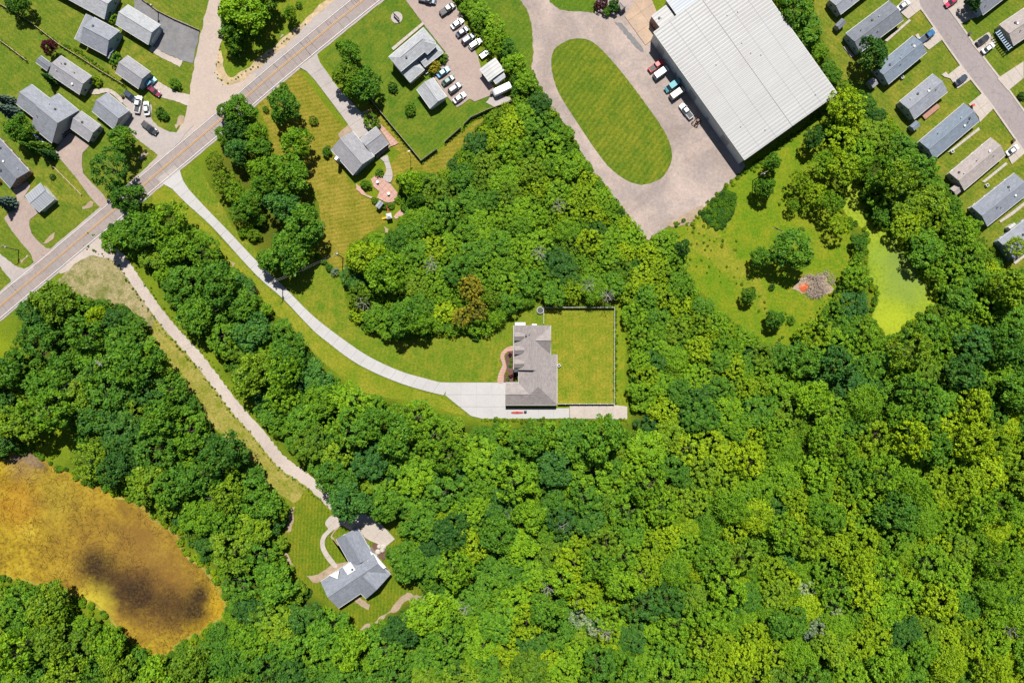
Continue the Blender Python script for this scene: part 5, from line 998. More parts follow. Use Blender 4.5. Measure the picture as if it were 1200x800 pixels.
def crown_broad(seed, Rr=5.0, zc=7.0, hz=4.2, ncl=74, cr=1.2, nl=72, ls=0.47, lump=0.5, low=-0.3, nlob=7):
    """a crown of several boughs, each a dome of leaf clumps, with gaps between them"""
    g = np.random.default_rng(seed); C, N_, T, Ln, Wd, To = [], [], [], [], [], []
    th = np.arange(nlob) * 6.283 / (nlob - 1) + g.normal(0, .35, nlob) + g.uniform(0, 6); rad = Rr * g.uniform(.42, .66, nlob); rad[0] = Rr * g.uniform(0, .15)
    lr = Rr * g.uniform(.38, .38 + .20 * lump + .06, nlob); lr[0] *= 1.15; lz = zc + hz * g.uniform(-.18, .30, nlob) * lump * 1.3 - hz * .12; lz[0] = zc + hz * .22
    L3 = np.stack([np.cos(th) * rad, np.sin(th) * rad, lz], 1); cc = []; per = max(6, int(ncl / nlob * 1.25))
    for li in range(nlob):
        k = np.arange(per) + .5; zz = 1 - (1 - low) * k / per; ph = k * 2.399963 + g.uniform(0, 6); rr = np.sqrt(np.maximum(0, 1 - zz ** 2)); d = unit(np.stack([rr * np.cos(ph), rr * np.sin(ph), zz], 1) + g.normal(0, .16, (per, 3)))
        p = L3[li] + d * (lr[li] * g.uniform(.72, 1.05, (per, 1))) * [1, 1, hz / Rr * 1.15]
        dist = np.array([np.min([np.linalg.norm((q - L3[j]) / [1, 1, hz / Rr * 1.15]) / lr[j] for j in range(nlob) if j != li]) for q in p]); cc.append(p[dist > .72])
    cc = np.concatenate(cc)
    for i, c in enumerate(cc):
        r = cr * g.uniform(.55, 1.1); m = int(nl * .86 * (r / cr) ** 1.6); d = unit(g.normal(0, 1, (m, 3)) + [0, 0, .6] + (unit((c - [0, 0, zc - 1])[None])[0] * .4))
        C.append(c + d * r * g.uniform(.62, 1.12, (m, 1)) * [1, 1, .8]); N_.append(unit(d * .6 + [0, 0, .30] + g.normal(0, .58, (m, 3)))); T.append(g.normal(0, 1, (m, 3)))
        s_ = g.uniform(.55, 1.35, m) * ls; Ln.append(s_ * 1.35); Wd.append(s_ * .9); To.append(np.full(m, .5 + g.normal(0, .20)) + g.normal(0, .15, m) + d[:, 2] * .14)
    C = np.concatenate(C); C[:, :2] *= Rr / np.percentile(np.hypot(C[:, 0], C[:, 1]), 96)
    return leaf_mesh('crown', C, *(np.concatenate(x) for x in (N_, T, Ln, Wd, To)))
def crown_feather(seed, Rr=5.0, zc=6.6, hz=3.8, ncl=78, ls=1.2):
    """pinnate foliage: whorls of long drooping fronds"""
    g = np.random.default_rng(seed); C, N_, T, Ln, Wd, To = [], [], [], [], [], []
    k = np.arange(ncl) + .5; zz = 1 - 1.25 * k / ncl; ph = k * 2.399963; rr = np.sqrt(np.maximum(0, 1 - zz ** 2))
    dirs = unit(np.stack([rr * np.cos(ph), rr * np.sin(ph), zz], 1) + g.normal(0, .12, (ncl, 3)))
    lob = unit(g.normal(0, 1, (5, 3)) * [1, 1, .6] + [0, 0, .3]); amp = 1 + .3 * (np.max(dirs @ lob.T, 1) - .75) * 1.5
    cc = dirs * (amp * g.uniform(.62, 1.04, ncl))[:, None] * [Rr - .8, Rr - .8, hz - .5] + [0, 0, zc]
    for c in cc:
        m = int(g.integers(9, 15)); th = g.uniform(0, 6.28) + np.arange(m) * 6.283 / m + g.normal(0, .15, m); tone = .5 + g.normal(0, .17)
        for q in range(4):
            u = .22 + q * .26; drop = -.10 - .55 * u * u; rr_ = ls * g.uniform(.8, 1.15, m); d = np.stack([np.cos(th), np.sin(th), np.zeros(m)], 1)
            C.append(c + d * (rr_ * u)[:, None] + np.stack([np.zeros(m), np.zeros(m), rr_ * drop + .35 + g.normal(0, .06, m)], 1))
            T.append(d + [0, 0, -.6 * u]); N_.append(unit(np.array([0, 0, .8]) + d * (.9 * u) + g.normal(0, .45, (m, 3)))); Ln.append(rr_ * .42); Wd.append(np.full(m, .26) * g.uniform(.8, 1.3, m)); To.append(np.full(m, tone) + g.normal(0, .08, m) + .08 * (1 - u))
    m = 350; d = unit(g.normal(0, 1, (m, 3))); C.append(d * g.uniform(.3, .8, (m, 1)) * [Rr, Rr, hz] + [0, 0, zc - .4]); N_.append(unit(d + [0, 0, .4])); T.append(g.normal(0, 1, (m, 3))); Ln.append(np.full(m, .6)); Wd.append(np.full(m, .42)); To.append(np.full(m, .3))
    return leaf_mesh('crown', *(np.concatenate(x) for x in (C, N_, T, Ln, Wd, To)))
def crown_conifer(seed, Rr=2.4, ht=9.0):
    g = np.random.default_rng(seed); C, N_, T, Ln, Wd, To = [], [], [], [], [], []
    z = .7
    while z < ht:
        f = 1 - z / ht; r = Rr * (f ** .8) * g.uniform(.85, 1.1) + .1; nb = max(5, int(13 * f + 4))
        for th in np.arange(nb) * 6.283 / nb + g.uniform(0, 6):
            m = max(4, int(r * 11)); u = np.linspace(.15, 1, m); rr_ = r * g.uniform(.8, 1.12); d = np.array([math.cos(th), math.sin(th), 0]); side = np.array([-d[1], d[0], 0])
            for s_ in (-1, 0, 1):
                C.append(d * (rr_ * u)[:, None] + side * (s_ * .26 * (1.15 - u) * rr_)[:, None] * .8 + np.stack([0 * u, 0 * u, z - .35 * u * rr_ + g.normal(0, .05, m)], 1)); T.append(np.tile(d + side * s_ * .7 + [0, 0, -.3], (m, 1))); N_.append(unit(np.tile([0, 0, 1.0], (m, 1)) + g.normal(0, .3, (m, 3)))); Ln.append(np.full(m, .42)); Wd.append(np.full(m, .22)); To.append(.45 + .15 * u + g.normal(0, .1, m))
        z += .42
    return leaf_mesh('crown', *(np.concatenate(x) for x in (C, N_, T, Ln, Wd, To)))
def trunk_mesh(seed, h=7.0, r=.22, spread=3.2, nb=6):
    g = random.Random(seed); mb = MB(); mb.tube((0, 0, -.2), (g.uniform(-.1, .1), g.uniform(-.1, .1), h * .5), r * 1.25, r * .8, 8); mb.tube((0, 0, h * .48), (g.uniform(-.3, .3), g.uniform(-.3, .3), h * 1.25), r * .8, r * .2, 7)
    for k in range(nb):
        a = k * 6.283 / nb + g.uniform(-.4, .4); z0 = h * g.uniform(.38, .75); s_ = spread * g.uniform(.6, 1); p = Vector((s_ * .5 * math.cos(a), s_ * .5 * math.sin(a), z0 + h * .25)); q = Vector((s_ * math.cos(a + .2), s_ * math.sin(a + .2), z0 + h * .45)); mb.tube((0, 0, z0), p, r * .5, r * .32, 6); mb.tube(p, q, r * .32, r * .1, 5)
        q2 = p + Vector((math.cos(a - .7), math.sin(a - .7), .6)) * s_ * .4; mb.tube(p, q2, r * .25, r * .07, 5)
    return mb.me('trunk')
def snag_mesh(seed):
    g = random.Random(seed); mb = MB(); mb.tube((0, 0, -.2), (.2, .1, 7.5), .2, .05, 7)
    def br(p, d, L, r, lv):
        q = p + d * L; mb.tube(p, q, r, r * .5, 4)
        if lv:
            for k in range(3): br(p.lerp(q, g.uniform(.4, 1)), (d + Vector((g.uniform(-.9, .9), g.uniform(-.9, .9), g.uniform(-.2, .5)))).normalized(), L * .62, r * .55, lv - 1)
    for k in range(11):
        a = k * 2.4; br(Vector((0, 0, 3 + k * .42)), Vector((math.cos(a), math.sin(a), .45)).normalized(), 2.3 - k * .08, .085, 2)
    return mb.me('branches')
CROWN = {'broad': [crown_broad(1), crown_broad(2, lump=.9, nlob=6, cr=1.3), crown_broad(3, ncl=90, cr=1.05, nlob=9), crown_broad(4, Rr=5.2, hz=3.5, lump=.8, ncl=84, nlob=8), crown_broad(14, lump=1.1, ncl=62, cr=1.1, nlob=6), crown_broad(15, lump=.7, ncl=70, nlob=5, cr=1.25)],
         'fine': [crown_broad(5, ncl=130, cr=.85, nl=48, ls=.38, lump=.8, nlob=9), crown_broad(6, ncl=140, cr=.8, nl=46, ls=.38, lump=1.1, nlob=10), crown_broad(16, ncl=120, cr=.8, nl=46, ls=.38, lump=1.0, nlob=7)],
         'feather': [crown_feather(7), crown_feather(8, ncl=62, ls=1.4), crown_feather(9, hz=3.2, ncl=90, ls=1.0)],
         'shrub': [crown_broad(10, Rr=5, zc=3.4, hz=3.2, ncl=58, cr=1.5, nl=80, ls=.55, lump=.6, low=-.4, nlob=6), crown_broad(11, Rr=5, zc=3.2, hz=2.8, ncl=70, cr=1.3, nl=80, ls=.5, lump=.9, low=-.4, nlob=8)],
         'conifer': [crown_conifer(12), crown_conifer(13)]}
LONE = [crown_broad(21, ncl=105, lump=.35, nlob=8, cr=1.25, nl=80), crown_broad(22, ncl=110, lump=.5, nlob=9, cr=1.2, nl=80), crown_broad(23, ncl=100, lump=.6, nlob=8, cr=1.2, nl=80, hz=4.6)]   # fuller crowns of trees that stand alone
TRUNK = [trunk_mesh(1), trunk_mesh(2), trunk_mesh(3)]; SHTRUNK = [trunk_mesh(4, 2.6, .12, 2.6)]; CTRUNK = [trunk_mesh(5, 5.6, .16, .6, 3)]; SNAG = [snag_mesh(1), snag_mesh(2)]
ZC = {'broad': 7.6, 'fine': 7.6, 'feather': 7.2, 'shrub': 4.0, 'conifer': 3.5}
def vscale(kind, s): return s if kind in ('shrub', 'conifer') else max(.35, s ** .75)
HUETXT = {'lime': 'yellow-green', 'bright': 'bright green', 'mid': 'mid-green', 'deep': 'dark green', 'teal': 'blue-green', 'olive': 'olive green', 'silver': 'silvery grey-green', 'gold': 'golden', 'maroon': 'dark maroon', 'spruce': 'blue-grey', 'grey': 'grey'}
KTXT = {'broad': 'round-crowned', 'fine': 'fine-leaved', 'feather': 'feathery-leaved', 'shrub': 'bushy', 'conifer': 'conical'}
def plant(px, r, kind, hue, where, name=None, cat='tree', group=None, label=None, hv=1.0, near=False):
    """px: middle of the crown in the photograph, r: crown radius in pixels"""
    nomR = 2.4 if kind == 'conifer' else 5.0; s_ = r * S / nomR; sv = vscale(kind, s_) * hv; w = W(px, ZC[kind] * sv)
    nm = name or {'shrub': 'shrub', 'conifer': 'spruce_tree'}.get(kind, 'tree'); o = empty(nm, (w.x, w.y, surf_z), random.uniform(0, 6.28)); e = random.uniform(.9, 1.1)
    o.scale = (s_ * e, s_ / e, sv * random.uniform(.92, 1.1))
    size = ''
    if near: where = near_text(px, r, where); size, where = where[1:].split(') '); size += ' '
    tag(o, label or f'{size}{HUETXT[hue]} {KTXT[kind]} {"shrub" if kind == "shrub" else "tree"} {where}', cat if kind != 'shrub' else 'shrub', group or f'{size}{HUETXT[hue]} {KTXT[kind]} plants {where}')
    link('trunk', random.choice(SHTRUNK if kind == 'shrub' else CTRUNK if kind == 'conifer' else TRUNK), M['bark'], o)
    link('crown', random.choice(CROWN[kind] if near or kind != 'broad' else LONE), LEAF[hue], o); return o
surf_z = 0.02
MARKS = [((628, 428), 'the brownish-grey house'), ((720, 365), 'the far corner of the white panel fence'), ((719, 460), 'the fenced lawn gate end'), ((412, 668), 'the grey L-shaped house'), ((160, 650), 'the middle of the golden brown pond'), ((262, 718), 'the tip of the golden brown pond'), ((60, 545), 'the upper bank of the golden brown pond'), ((20, 690), 'the lower bank of the golden brown pond'),
         ((1045, 370), 'the wide end of the duckweed pond'), ((1000, 230), 'the narrow end of the duckweed pond'), ((957, 334), 'the brush heap'), ((755, 270), 'the pointed end of the gravel yard'), ((690, 195), 'the long side of the gravel yard'), ((600, 120), 'the camper trailer'), ((455, 255), 'the swing set'), ((140, 424), 'the tall utility pole in the wood'), ((110, 320), 'the rough grass corner'), ((230, 410), 'the upper gravel lane'), ((320, 530), 'the lower gravel lane'), ((250, 268), 'the upper concrete drive'), ((400, 415), 'the middle of the concrete drive'), ((540, 480), 'the concrete parking pad'), ((735, 484), 'the older concrete pad'), ((560, 350), 'the golden trees'), ((955, 712), 'the cluster of silvery shrubs'), ((688, 728), 'the paired silvery shrubs'), ((1112, 650), 'the grassy glade in the wood'), ((1040, 525), 'the small lime clearing in the wood'), ((1140, 250), 'the slate mobile homes'), ((1040, 140), 'the two-tone mobile home'), ((975, 100), 'the warehouse corner'), ((930, 30), 'the back wall of the warehouse'), ((870, 430), 'the meadow tip'), ((360, 300), 'the hedge row'), ((270, 160), 'the main road bend')]
def near_text(px, r, where):
    d = sorted((math.dist(px, m_[0]), m_[1]) for m_ in MARKS); n_ = 'wide' if r > 17 else 'medium' if r > 13 else 'compact'
    return f'({n_}) near {d[0][1]}' if d[0][0] < 90 else f'({n_}) in woods towards {d[0][1]}'
MAN = []   # hand-placed trees: (x, y, r, kind, hue, where)
w_ = 'on the lawns by the side road'
MAN += [(143, 163, 15, 'broad', 'mid', 'beside the grey garage and pale driveway'), (128, 197, 23, 'fine', 'mid', 'between the brick drive and the main road'), (57, 56, 9, 'broad', 'maroon', 'at the end of the long narrow house'), (113, 94, 6, 'shrub', 'lime', 'at the door of the long narrow house'),
        (22, 150, 15, 'broad', 'mid', 'beside the big cross-shaped house'), (30, 160, 9, 'broad', 'bright', 'beside the big cross-shaped house'), (5, 117, 8, 'conifer', 'spruce', 'left of the big cross-shaped house'), (9, 130, 10, 'conifer', 'spruce', 'left of the big cross-shaped house'), (35, 172, 8, 'conifer', 'mid', 'near the two kayaks'), (48, 172, 9, 'conifer', 'olive', 'near the two kayaks'), (56, 180, 7, 'conifer', 'deep', 'near the two kayaks'), (58, 92, 7, 'conifer', 'deep', 'between the long house and big house'),
        (205, 98, 7, 'shrub', 'mid', 'on the verge by the maroon car'), (187, 132, 6, 'shrub', 'deep', 'on the grass beside the white sedan'), (193, 136, 5, 'shrub', 'mid', 'on the grass beside the white sedan'), (134, 68, 8, 'shrub', 'mid', 'at the porch of the lean-to house'), (133, 22, 6, 'shrub', 'bright', 'between the pale ranch house and garage'), (5, 237, 9, 'conifer', 'spruce', 'beside the pinkish driveway curve'), (61, 207, 3.5, 'shrub', 'deep', 'on the striped lawn by the rail fence'),
        (15, 8, 9, 'broad', 'deep', 'at the far corner of the farm lawn'), (27, 4, 10, 'broad', 'mid', 'at the far corner of the farm lawn'),
        (409, 60, 14, 'broad', 'mid', 'on the office lawn by the road'), (405, 86, 14, 'broad', 'olive', 'shading the slab driveway'), (429, 98, 18, 'broad', 'mid', 'shading the slab driveway'), (415, 100, 14, 'broad', 'bright', 'shading the slab driveway'), (330, 124, 19, 'broad', 'mid', 'on the dry lawn near the road'), (333, 103, 6, 'shrub', 'mid', 'on the dry lawn near the road'), (311, 128, 4, 'shrub', 'mid', 'on the dry lawn near the road'), (347, 167, 18, 'broad', 'bright', 'on the dry lawn near the road'),
        (383, 177, 6, 'shrub', 'mid', 'at the chimney end of the patio house'), (460, 102, 6, 'shrub', 'deep', 'on the office lawn as a sapling'), (481, 127, 7, 'shrub', 'mid', 'on the office lawn as a sapling'), (519, 68, 6, 'shrub', 'bright', 'at the office house corner'), (509, 78, 8, 'shrub', 'gold', 'at the office house corner'), (435, 142, 10, 'shrub', 'olive', 'beside the slab driveway garage'), (367, 141, 5.5, 'shrub', 'olive', 'in a ring on the dry lawn'),
        (371, 299, 4, 'shrub', 'mid', 'in the hedge row by the dry lawn'), (378, 306, 4, 'shrub', 'mid', 'in the hedge row by the dry lawn'), (385, 313, 4.5, 'shrub', 'mid', 'in the hedge row by the dry lawn'), (392, 318, 5, 'shrub', 'silver', 'in the hedge row by the dry lawn'),
        (429, 216, 6, 'shrub', 'bright', 'at the patio edge'), (444, 202, 5, 'shrub', 'mid', 'at the patio edge'), (439, 235, 4, 'shrub', 'mid', 'at the patio edge'), (452, 241, 4, 'shrub', 'mid', 'at the patio edge'), (459, 241, 4, 'shrub', 'mid', 'at the patio edge'), (466, 234, 4, 'shrub', 'bright', 'at the patio edge'), (479, 213, 15, 'broad', 'bright', 'at the patio edge'), (487, 232, 10, 'broad', 'mid', 'at the patio edge'),
        (340, 16, 8, 'broad', 'bright', 'on the grass between the two roads'), (350, 6, 4, 'shrub', 'mid', 'on the grass between the two roads'), (285, 14, 24, 'broad', 'bright', 'beside the side road'), (271, 36, 14, 'broad', 'mid', 'beside the side road'), (272, 52, 10, 'broad', 'bright', 'beside the side road'), (310, -2, 15, 'broad', 'mid', 'beside the side road'),
        (1023, 62, 18, 'broad', 'deep', 'between two mobile homes'), (906, 189, 10, 'broad', 'mid', 'beside the warehouse back wall'), (897, 219, 12, 'broad', 'mid', 'beside the lone utility pole'), (800, 290, 10, 'broad', 'deep', 'at the wood edge below the gravel yard'), (930, 292, 23, 'broad', 'mid', 'on the meadow above the brush heap'), (892, 301, 12, 'broad', 'mid', 'on the meadow above the brush heap'), (905, 336, 4, 'shrub', 'deep', 'on the meadow near the brush heap'), (878, 345, 9, 'broad', 'mid', 'on the meadow near the brush heap'), (909, 373, 11, 'broad', 'mid', 'on the meadow near the brush heap'), (928, 375, 5, 'shrub', 'mid', 'on the meadow near the brush heap'),
        (940, 214, 14, 'fine', 'lime', 'between the meadow and duckweed pond'), (955, 226, 14, 'fine', 'lime', 'between the meadow and duckweed pond'), (972, 238, 14, 'fine', 'bright', 'between the meadow and duckweed pond'), (984, 262, 13, 'fine', 'lime', 'between the meadow and duckweed pond'), (930, 240, 8, 'fine', 'bright', 'between the meadow and duckweed pond'),
        (552, 338, 15, 'fine', 'gold', 'at the wood edge above the front lawn'), (560, 362, 13, 'fine', 'gold', 'at the wood edge above the front lawn'), (542, 372, 12, 'fine', 'gold', 'at the wood edge above the front lawn'), (576, 350, 12, 'fine', 'olive', 'at the wood edge above the front lawn'), (470, 372, 20, 'broad', 'mid', 'at the wood edge above the front lawn'), (490, 380, 14, 'broad', 'bright', 'at the wood edge above the front lawn'), (428, 302, 20, 'broad', 'lime', 'at the wood edge by the dry lawn'), (450, 320, 24, 'broad', 'bright', 'at the wood edge by the dry lawn'), (420, 345, 14, 'fine', 'olive', 'at the wood edge by the dry lawn'),
        (476, 658, 22, 'broad', 'mid', 'beside the grey L-shaped house'), (410, 588, 24, 'broad', 'teal', 'shading the concrete pad of the L-shaped house'), (450, 590, 20, 'broad', 'mid', 'shading the concrete pad of the L-shaped house'), (150, 231, 19, 'broad', 'mid', 'leaning over the main road edge'), (132, 282, 14, 'broad', 'mid', 'at the mouth of the gravel lane'), (38, 365, 17, 'broad', 'teal', 'at the road edge below the rough grass'), (62, 352, 24, 'broad', 'olive', 'at the road edge below the rough grass'), (112, 372, 12, 'broad', 'lime', 'in the wood below the rough grass'),
        (720, 6, 8, 'shrub', 'deep', 'at the corner of the tan pad'), (704, 4, 8, 'shrub', 'maroon', 'at the corner of the tan pad'), (712, 12, 6, 'shrub', 'mid', 'at the corner of the tan pad'), (945, 690, 12, 'shrub', 'silver', 'in the feathery wood'), (979, 714, 11, 'shrub', 'silver', 'in the feathery wood'), (960, 735, 12, 'shrub', 'silver', 'in the feathery wood'), (987, 672, 9, 'shrub', 'silver', 'in the feathery wood'), (680, 720, 15, 'shrub', 'silver', 'in the wood south of the fenced lawn'), (698, 735, 12, 'shrub', 'silver', 'in the wood south of the fenced lawn'), (950, 745, 9, 'shrub', 'silver', 'in the feathery wood'),
        (1190, 290, 12, 'fine', 'lime', 'at the wood edge by the last mobile homes'), (1140, 2, 9, 'broad', 'deep', 'beside the dark mobile home'), (1060, 58, 8, 'shrub', 'mid', 'beside the mobile home lawn') if False else (1199, 112, 5, 'shrub', 'deep', 'across the street on the lawn')]
ZONES = [  # polygon, where, [(kind, hue, weight)], (rmin, rmax) in pixels
    (F_THICKET, 'in the thicket between the gravel yard and the fenced lawn', [('fine', 'bright', 5), ('broad', 'bright', 4), ('fine', 'lime', 3.5), ('broad', 'mid', 3), ('fine', 'olive', 1.5), ('feather', 'bright', .6), ('broad', 'deep', .8)], (7, 16)),
    (F_SCREEN, 'in the tree belt behind the parking area', [('broad', 'mid', 4), ('broad', 'bright', 3), ('fine', 'bright', 2)], (8, 14)),
    (F_STRIP, 'in the wood between the concrete drive and gravel lane', [('broad', 'mid', 6), ('broad', 'bright', 4), ('broad', 'teal', 1.5), ('fine', 'bright', 3), ('broad', 'olive', 1)], (10, 23)),
    (F_SW, 'in the wood around the golden brown pond', [('broad', 'bright', 3), ('broad', 'mid', 5), ('broad', 'olive', 3), ('broad', 'deep', 1.6), ('fine', 'mid', 2), ('fine', 'olive', 1)], (9, 24)),
    (F_POND, 'around the duckweed pond behind the mobile homes', [('broad', 'mid', 4), ('broad', 'olive', 2), ('fine', 'bright', 4), ('fine', 'lime', 2), ('broad', 'teal', .7)], (8, 20)),
    (F_SOUTH, 'in the great wood beyond the fenced lawn', None, (8, 21)),
    (F_ROAD, 'beside the side road', [('broad', 'mid', 3), ('broad', 'bright', 2)], (9, 16))]
def south_pal(x, y):
    lime = min(1, max(0, (x - 560) / 420)) * min(1, max(0, (y - 440) / 200)); teal = 1.4 if (560 > x) or (960 < x < 1120 and y < 470) else .12
    return [('feather', 'lime', 2.2 * lime + .2), ('fine', 'lime', 9.5 * lime + .6), ('feather', 'bright', 1.5 * lime + .3), ('broad', 'bright', 4), ('broad', 'mid', 3.8 - 2 * lime), ('broad', 'deep', .9), ('fine', 'bright', 2.6 + 2.5 * lime), ('broad', 'teal', teal), ('broad', 'olive', .9), ('fine', 'olive', .7)]
GY_ = 'in the grove beside the dry lawn'
MAN += [(x, y, r, k, h, GY_) for x, y, r, k, h in ((262, 130, 8, 'broad', 'mid'), (282, 130, 18, 'broad', 'mid'), (276, 147, 15, 'broad', 'deep'), (299, 156, 13, 'broad', 'bright'), (277, 177, 15, 'broad', 'teal'), (303, 173, 13, 'broad', 'mid'), (262, 158, 10, 'broad', 'mid'), (338, 202, 23, 'broad', 'bright'), (304, 197, 15, 'broad', 'bright'), (307, 217, 13, 'broad', 'mid'), (331, 238, 20, 'broad', 'teal'), (357, 265, 23, 'broad', 'mid'), (332, 296, 25, 'broad', 'mid'), (316, 304, 14, 'broad', 'mid'), (353, 296, 14, 'broad', 'bright'), (251, 189, 11, 'fine', 'olive'), (262, 212, 15, 'fine', 'olive'), (276, 226, 13, 'fine', 'bright'), (294, 238, 14, 'broad', 'mid'), (279, 248, 12, 'fine', 'mid'), (303, 255, 8, 'broad', 'mid'), (284, 272, 6, 'shrub', 'bright'), (298, 275, 8, 'shrub', 'olive'), (292, 262, 7, 'shrub', 'bright'))]
MAN += [(963, 192, 15, 'fine', 'bright', 'between the warehouse and duckweed pond'), (954, 161, 12, 'broad', 'deep', 'between the warehouse and duckweed pond')]
HV = [.78, .8, .85, .9, .85, .85, .9, .95]
KEEP_OUT = [P_ALGAE, P_DUCK, LOT_H2]
placed = np.array([(m_[0], m_[1], m_[2]) for m_ in MAN], float); cand = []
P_list = [tuple(p) for p in placed]
ang8 = np.linspace(0, 6.283, 9)[:-1]; ring = np.stack([np.cos(ang8), np.sin(ang8)], 1)
arr = np.zeros((6000, 3)); arr[:len(placed)] = placed; na = len(placed)
patch = lambda x, y, k: math.sin(x * .021 + k * 2.1) * math.cos(y * .026 - k * 1.3) + .6 * math.sin(x * .05 - y * .04 + k)
for zi, (poly, where, pal, (r0, r1)) in enumerate(ZONES):
    xs = [p[0] for p in poly]; ys = [p[1] for p in poly]; x0, x1, y0, y1 = min(xs), max(xs), min(ys), max(ys); area = (x1 - x0) * (y1 - y0)
    for ps_, fac in enumerate((1.0, .78, .6, .46, .36)):
        r_hi, r_lo = max(4.5, r1 * fac), max(4.0, r1 * fac * .76); tries = int(area / (r_lo ** 2) * 2.2)
        pts = np.stack([rng.uniform(x0, x1, tries), rng.uniform(y0, y1, tries)], 1); rs = rng.uniform(r_lo, r_hi, tries); ok = pip(pts, poly)
        for q in range(0, 8): ok &= pip(pts + ring[q] * (rs * .55)[:, None], poly)
        for ko in KEEP_OUT:
            for q in range(0, 8): ok &= ~pip(pts + ring[q] * (rs * (.8 if ko is P_ALGAE else 1.15))[:, None], ko)
        for (x, y), r in zip(pts[ok], rs[ok]):
            d = np.hypot(arr[:na, 0] - x, arr[:na, 1] - y)
            if na and np.any(d < (arr[:na, 2] + r) * .70): continue
            arr[na] = (x, y, r); na += 1
            pl = pal or south_pal(x, y); w = np.array([p[2] * math.exp(1.15 * patch(x, y, k)) for k, p in enumerate(pl)]); k = rng.choice(len(pl), p=w / w.sum())
            cand.append((x, y, r * 1.1, pl[k][0], pl[k][1], where, HV[zi] if not (zi == 5 and y < 525 and x < 760) else .65))
inframe = lambda c: -8 < c[0] < 1208 and -8 < c[1] < 808
vis = sorted([c for c in cand if inframe(c)], key=lambda c: -c[2]); n_trees_man = sum(1 for m_ in MAN if m_[3] != 'shrub')
big = vis[:300 - n_trees_man]; bigset = set(id(c) for c in big); rest = [c for c in cand if id(c) not in bigset]
for m_ in MAN: plant((m_[0], m_[1]), m_[2], m_[3], m_[4], m_[5])
for c in big: plant((c[0], c[1]), c[2], c[3], c[4], c[5], hv=c[6] * random.choice((.8, 1.0, 1.15, 1.4)), near=True)
print('trees', len(big) + len(MAN), 'rest', len(rest))
# undergrowth between the trees
und = []
for zi, (poly, where, pal, rr_) in enumerate(ZONES[:6]):
    xs = [p[0] for p in poly]; ys = [p[1] for p in poly]; n = int((max(xs) - min(xs)) * (max(ys) - min(ys)) / (60 if zi == 0 else 110))
    pts = np.stack([rng.uniform(min(xs), max(xs), n), rng.uniform(min(ys), max(ys), n)], 1); ok = pip(pts, poly)
    for ko in KEEP_OUT: ok &= ~pip(pts, ko)
    for x, y in pts[ok]:
        if not (-20 < x < 1220 and -20 < y < 820): continue
        h = rng.choice(['bright', 'mid', 'lime', 'olive'], p=[.4, .3, .2, .1]) if zi == 0 else rng.choice(['bright', 'mid', 'deep'], p=[.25, .45, .3]); und.append((x, y, rng.uniform(3, 6), 'shrub', h))
# meadow weeds and tall grass clumps
for x, y in rng.uniform((822, 222), (864, 270), (420, 2)):
    if pip([(x, y)], [(822, 251), (836, 236), (850, 223), (862, 226), (862, 240), (856, 256), (846, 268), (838, 268), (828, 260)])[0]: und.append((x, y, rng.uniform(1.5, 3), 'shrub', rng.choice(['mid', 'teal', 'bright'])))
for x, y in rng.uniform((790, 170), (1000, 405), (500, 2)):
    if pip([(x, y)], MEADOW)[0] and patch(x, y, 3) > .35: und.append((x, y, rng.uniform(.8, 2), 'shrub', rng.choice(['bright', 'lime', 'mid'])))
for x, y in rng.uniform((0, 395), (110, 545), (240, 2)):
    if not pip([(x, y)], F_SW)[0] and not pip([(x, y)], P_ALGAE)[0] and patch(x, y, 1) > .1: und.append((x, y, rng.uniform(1.2, 3.2), 'shrub', rng.choice(['bright', 'lime', 'olive'])))
def tufts(line, n, spread, r=(.7, 1.7), hues=('bright', 'mid', 'lime', 'olive')):
    q = walk(line, n)
    for x, y in q: und.append((x + rng.normal(0, spread), y + rng.normal(0, spread), rng.uniform(*r), 'shrub', rng.choice(hues)))
tufts([(433, 118), (494, 191.5), (512, 178)], 60, .7); tufts([(521.5, 169), (540, 153), (552, 141), (572, 132), (604, 121)], 60, .8); tufts([(0, 6), (37, 28), (72, 55), (98, 71), (116, 83), (146, 101)], 110, .8); tufts([(-10, 41), (12, 57), (33, 73)], 30, .7)
tufts([(637, 358.5), (719.5, 358.5)], 60, .6); tufts([(722, 360), (721.5, 472)], 80, 1.0); tufts(ribbon_px(LANE, 8, 8)[:len(LANE)], 90, 1.2, (.6, 1.4)); tufts(ribbon_px(LANE, 8, 8)[len(LANE):], 110, 1.3, (.6, 1.6)); tufts([(624, 84), (637, 118), (665, 153), (692, 198), (722, 237), (739, 259), (756, 281)], 130, 1.0, (.8, 2.4)); tufts([(790, 262), (812, 262), (822, 248), (841, 229), (866, 207), (890, 190), (940, 152), (975, 122)], 120, 1.6, (.8, 2.6)); tufts([(566, 492), (667, 492), (735, 493)], 110, 1.2, (.8, 2.2)); tufts(DL[2:], 60, 1.2, (.4, .9)); tufts([(258, 55), (252, 85), (262, 100), (300, 78), (356, 30)], 40, 1.2, (.5, 1.2)); tufts([(980, 100), (905, -5)], 70, 1.5, (1, 2.6))
tufts(zB((10, 345), (160, 410), (300, 520), (430, 620), (520, 690)), 60, .9); tufts([(1000, 104), (1050, 150), (1092, 197), (1134, 254), (1170, 302)], 90, 2.0, (1, 2.6))
for P in (P_ALGAE, P_DUCK):      # bank plants
    for i in range(0, len(P) * 3):
        p = P[i % len(P)]; c_ = np.mean(P, 0); d = np.array(p) - c_; q = c_ + d * (1 + rng.uniform(.01, .06)) + rng.normal(0, 3, 2)
        if not pip([q], P)[0]: und.append((q[0], q[1], rng.uniform(2, 4.5), 'shrub', rng.choice(['bright', 'lime', 'mid'])))
